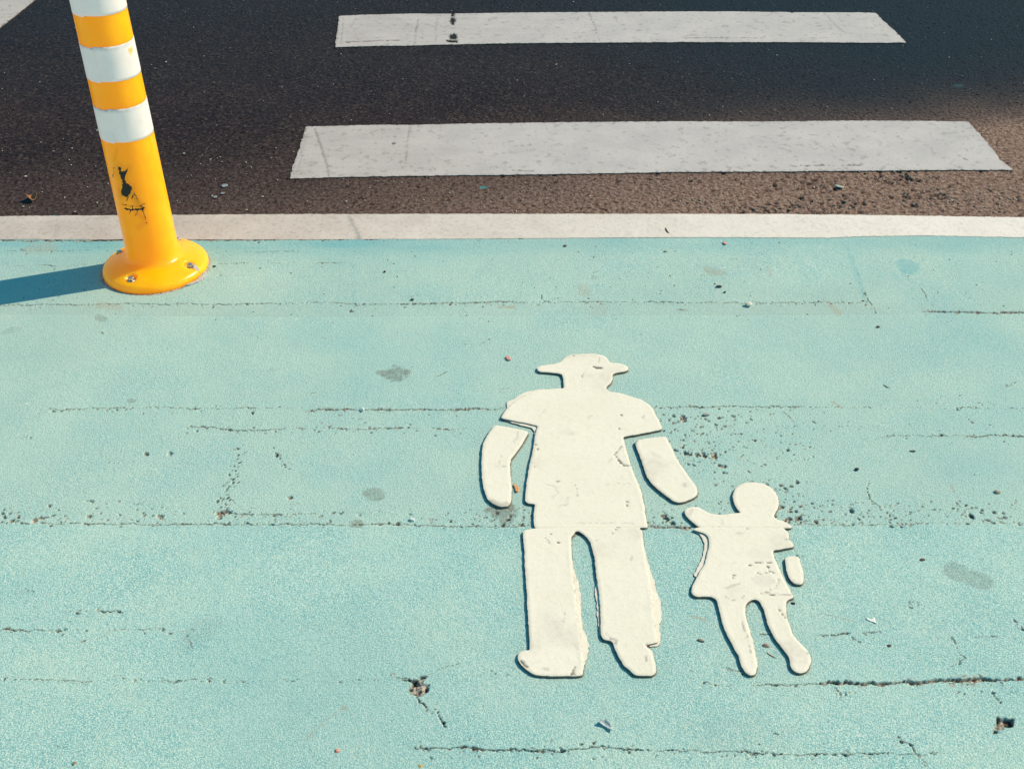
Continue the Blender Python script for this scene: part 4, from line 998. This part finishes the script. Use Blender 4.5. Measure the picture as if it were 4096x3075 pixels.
def build_loose():
    G = 'loose stones on the turquoise path'
    PB = [
     ('cream pebble beside the thin crack below the white line', 1617, 659, 19, (.66, .60, .48), .6, 1.2, 0, 2),
     ('grey pebble right of the adult figure shoulder', 1526, 896, 16, (.42, .39, .36), .55, 1.5, .2, 3),
     ('dark brown stone up and left of the cream pebble', 1553, 619, 15, (.07, .055, .04), .55, 1.6, -.2, 4),
     ('tiny dark stone between the dark brown stone and the cream pebble', 1566, 631, 8, (.08, .065, .045), .6, 1.3, .3, 5),
     ('white pebble on the brown crack left of the adult figure', 783, 886, 10, (.86, .80, .72), .8, 1., .3, 6),
     ('beige pebble just below the middle of the white line', 1439, 542, 12, (.60, .50, .34), .5, 1.4, .1, 7),
     ('small brown stone just below the white line, above the hat', 1221, 531, 10, (.20, .13, .08), .6, 1.3, 0, 8),
     ('tiny dark stone alone between bollard and hat', 831, 587, 7, (.07, .06, .05), .7, 1., 0, 9),
     ('greenish black stone on the crack above the grey stain', 891, 647, 10, (.05, .07, .05), .6, 1.3, 0, 10),
     ('dark seed shaped stone at the right edge of the bollard base', 463, 575, 11, (.05, .035, .025), .5, 1.7, -.2, 11),
     ('brown stone between the legs of the child figure', 1654, 1395, 13, (.26, .17, .13), .55, 1.5, -.4, 12),
     ('small pink stone near the bottom edge, left half', 728, 1622, 9, (.60, .25, .20), .6, 1.2, .1, 13),
     ('tan stone near the right edge, above the pitted seam', 2154, 1063, 12, (.36, .28, .19), .6, 1.4, -.3, 14),
     ('black round stone right of the child figure head', 1851, 1014, 9, (.03, .03, .03), .7, 1.2, 0, 15),
     ('flat black stone below the faint line right of the pits', 1971, 974, 13, (.03, .03, .03), .35, 2., .1, 16),
     ('dark oval stone above left of the footprint stain', 1992, 1209, 13, (.07, .06, .05), .5, 1.8, .3, 17),
     ('white and grey stone left of the adult left hand', 890, 1123, 11, (.62, .64, .62), .7, 1.3, -.3, 18),
     ('dark stone near the right end of the cracked seam', 1897, 706, 9, (.16, .12, .08), .6, 1.2, 0, 19),
     ('yellow brown crumb at the bottom edge of the path', 909, 1654, 8, (.50, .33, .10), .6, 1.2, 0, 20),
     ('small black stone beside the hem of the child dress', 1713, 1303, 8, (.03, .03, .03), .6, 1.2, 0, 21),
     ('flat black seed between the two figures', 1445, 1359, 9, (.03, .03, .03), .3, 2., 0, 22),
     ('brown black stone right of the child feet', 1921, 1395, 9, (.10, .07, .05), .6, 1.3, .4, 23),
     ('little white stone near the left edge of the path', 57, 872, 8, (.80, .78, .72), .4, 1.6, 0, 24),
     ('small tan stone on the path above the long crack', 1492, 1447, 6, (.14, .10, .07), .6, 1.3, 0, 25),
     ('tiny pale stone left of the dark brown stone', 1546, 612, 6, (.70, .68, .56), .6, 1., 0, 26),
    ]
    for i, (lab, x, y, s, c, fl, asp, ro, sd) in enumerate(PB):
        pebble('pebble', lab, 'pebble', x, y, s, c, fl, asp, ro, sd, G)
    # angular flakes
    flake('brick_chip', 'flat pink chip up and left of the hat', 'chip', zoomed(1900, 1400, .45208, [(268, 62), (290, 57), (310, 68), (322, 90), (300, 95), (280, 86)]), (.66, .30, .25), 2.2, .0055, .0, thick=2.)
    flake('brick_chip', 'small oval pink chip just below the white line', 'chip', zoomed(2696, 850, .63291, [(308, 186), (320, 188), (333, 197), (330, 205), (315, 202)]), (.72, .28, .24), 2.0, .0055, .0, thick=2.)
    flake('dry_leaf', 'orange leaf scrap between forearm and torso of the adult', 'leaf', zoomed(1900, 1400, .45208, [(338, 1186), (365, 1195), (385, 1215), (393, 1245), (380, 1260), (358, 1255), (352, 1225)]), (.68, .32, .13), 2.5, .0055, .3, thick=1.2)
    flake('dry_leaf', 'curled brown leaf on the asphalt left of the bollard', 'leaf', D([(58, 431), (66, 424), (78, 425), (84, 430), (76, 435), (66, 437)]), (.30, .13, .06), 9, .004, .9, thick=1.2)
    flake('dry_leaf', 'brown leaf scrap at the bottom left of the path', 'leaf', zoomed(0, 2175, .5425, [(535, 1632), (545, 1612), (575, 1610), (560, 1622), (548, 1636)]), (.30, .17, .09), 3, .0055, .5, thick=1.)
    flake('bark_chip', 'brown bark chip between the shoe and the child feet', 'chip', zoomed(2600, 2280, .36166, [(522, 768), (545, 762), (575, 775), (606, 796), (590, 803), (550, 792), (530, 782)]), (.24, .16, .12), 3, .0055, .2, thick=2.4)
    flake('paint_flake', 'white paint flake right of the child figure feet', 'paint flake', zoomed(3096, 2325, .45208, [(808, 330), (830, 328), (862, 340), (885, 322), (892, 352), (905, 378), (880, 366), (850, 356), (820, 342)]), (.84, .83, .72), 2.2, .0055, .2, thick=1.6)
    flake('paint_flake', 'lifted grey blue coating flake below the adult shoes', 'paint flake', zoomed(2200, 2325, .45208, [(425, 1262), (450, 1235), (500, 1238), (535, 1265), (550, 1290), (552, 1335), (520, 1320), (480, 1292), (440, 1275)]), (.40, .47, .48), 7, .0055, .6, thick=1.4)
    flake('paint_flake', 'grey flake on the asphalt, largest of three right of the bollard', 'paint flake', zoomed(200, 600, .36166, [(1895, 390), (1920, 375), (1965, 380), (1965, 398), (1920, 412), (1900, 408)]), (.24, .27, .29), 1.5, .003, .1, thick=1.)
    flake('paint_flake', 'grey flake on the asphalt, middle of three right of the bollard', 'paint flake', zoomed(200, 600, .36166, [(1880, 485), (1900, 470), (1935, 472), (1925, 488), (1890, 492)]), (.22, .23, .25), 1.5, .003, .1, thick=1.)
    flake('paint_flake', 'grey flake on the asphalt, lowest of three right of the bollard', 'paint flake', zoomed(200, 600, .36166, [(1803, 522), (1825, 510), (1852, 512), (1840, 528), (1812, 534)]), (.24, .26, .30), 1.5, .003, .1, thick=1.)
    flake('paint_flake', 'pale green flake on the asphalt below the near bar', 'paint flake', zoomed(2696, 0, .63291, [(1010, 1172), (1035, 1170), (1075, 1183), (1070, 1192), (1035, 1184)]), (.36, .40, .34), 2, .003, .1, thick=1.)
    flake('stone_chip', 'brown grey chip on the path left of the broken hole', 'chip', zoomed(1200, 2325, .45208, [(800, 830), (815, 814), (845, 815), (838, 835), (815, 843)]), (.33, .24, .18), 1.2, .0052, .0, thick=1.2)
    twig('twig', 'thin curved twig between the feet of the child figure', zoomed(2600, 2280, .36166, [(1272, 888), (1290, 908), (1320, 932), (1355, 952), (1390, 968), (1420, 978)]), 1.6, (.30, .22, .16))
    twig('twig', 'short brown twig lying on the white line', zoomed(1300, 850, .63291, [(2152, 90), (2156, 102), (2165, 118), (2176, 126)]), 2.0, (.18, .12, .08), .008)
    twig('twig', 'hair thin twig right of the child hand', zoomed(2600, 1880, .36166, [(1833, 1212), (1850, 1216), (1868, 1214), (1887, 1220)]), .9, (.25, .18, .13))
    twig('twig', 'thin brown straw right of the grey pebble', zoomed(2900, 1500, .5419, [(1170, 66), (1185, 78), (1200, 88), (1218, 90)]), 1.2, (.30, .2, .1))
    # uncountable grit
    rn = random.Random(5); bm = bmesh.new()
    def grain(x, y, z, s):
        m = Matrix.Translation((x, y, z + s * .25)) @ Matrix.Rotation(rn.uniform(0, 6), 4, 'Z') @ Matrix.Diagonal((s * rn.uniform(.9, 1.8), s, s * rn.uniform(.5, .8), 1))
        r = bmesh.ops.create_icosphere(bm, subdivisions=1, radius=.5, matrix=m)
    for i in range(300):
        px = rn.uniform(-60, 4150); py = rn.uniform(975, 3075)
        if rn.random() < .45: py = rn.uniform(975, 1300)
        x, y = gp(px, py); grain(x, y, .0045, rn.uniform(.0010, .0026) * (1.25 if py < 1300 else .9))
    o = bm_obj('grit', bm, stone((.045, .04, .035)), None, False); tag(o, 'fine dark grit scattered over the turquoise path', 'grit', kind='stuff')
    bm = bmesh.new()
    for i in range(420):
        px = rn.uniform(-60, 4150); py = rn.uniform(-40, 850) if rn.random() < .6 else rn.uniform(600, 850)
        x, y = gp(px, py); grain(x, y, .0015, rn.uniform(.0018, .0052) ** 1.0 * (1 if rn.random() < .85 else 1.5))
    o = bm_obj('grit', bm, stone((.46, .40, .35), .45), None, False); tag(o, 'pale grit and stone crumbs scattered over the asphalt', 'grit', kind='stuff')
    # loose dusty stones in the broken asphalt corner
    bm = bmesh.new()
    for cx, cy, rx, ry, n in ((1640, 455, 75, 12, 45), (1790, 445, 90, 18, 70), (1960, 385, 80, 14, 60), (2020, 425, 90, 24, 60), (2150, 430, 60, 30, 40), (1500, 440, 90, 16, 40)):
        for i in range(n):
            px = (cx + rn.gauss(0, rx * .55)) * K; py = min(858, (cy + rn.gauss(0, ry * .6)) * K)
            x, y = gp(px, py); grain(x, y, -.001, rn.uniform(.003, .009))
    o = bm_obj('gravel', bm, stone((.27, .20, .155), .35), None, False); tag(o, 'brown loose gravel in the worn asphalt by the line', 'gravel', kind='stuff')

# ------------------------------------------------------------------ build
build_ground(); build_road(); build_bars(); build_figures(); build_footway(); build_bollard(); build_loose()

# ------------------------------------------------------------------ light
a = gp(400, 1109); b = gp(0, 1174)
sh = Vector((b[0] - a[0], b[1] - a[1])).normalized()      # shadow runs this way
AZ = math.atan2(-sh.y, -sh.x); EL = R(41)
sdir = Vector((math.cos(AZ) * math.cos(EL), math.sin(AZ) * math.cos(EL), math.sin(EL)))
sun = bpy.data.lights.new('sun', 'SUN'); sun.energy = 4.9; sun.angle = R(.53); sun.color = (1.0, .83, .61)
so = bpy.data.objects.new('sun', sun); COL.objects.link(so); so.location = sdir * 20
so.rotation_euler = sdir.to_track_quat('Z', 'Y').to_euler()
w = bpy.data.worlds.new('World'); scene.world = w; w.use_nodes = True
nt = w.node_tree; bg = nt.nodes['Background']
sky = nt.nodes.new('ShaderNodeTexSky'); sky.sky_type = 'NISHITA'; sky.sun_disc = False
sky.sun_elevation = EL; sky.sun_rotation = math.pi / 2 - AZ; sky.ozone_density = 3.0; sky.air_density = 1.0; sky.dust_density = .6
tint = nt.nodes.new('ShaderNodeMix'); tint.data_type = 'RGBA'; tint.blend_type = 'MULTIPLY'; tint.inputs[0].default_value = 1
tint.inputs[7].default_value = (.33, 1.08, 1.02, 1)
nt.links.new(sky.outputs[0], tint.inputs[6]); nt.links.new(tint.outputs[2], bg.inputs[0]); bg.inputs[1].default_value = .135

# ------------------------------------------------------------------ camera
cam = bpy.data.cameras.new('camera'); cam.sensor_width = 36; cam.lens = F / 4096 * 36; cam.clip_end = 2000; cam.clip_start = .05
co_ = bpy.data.objects.new('camera', cam); COL.objects.link(co_); co_.location = (0, 0, H); co_.rotation_euler = (math.pi / 2 - TH, 0, 0)
scene.camera = co_
scene.view_settings.view_transform = 'Standard'; scene.view_settings.look = 'None'
scene.view_settings.exposure = 0; scene.view_settings.gamma = 1
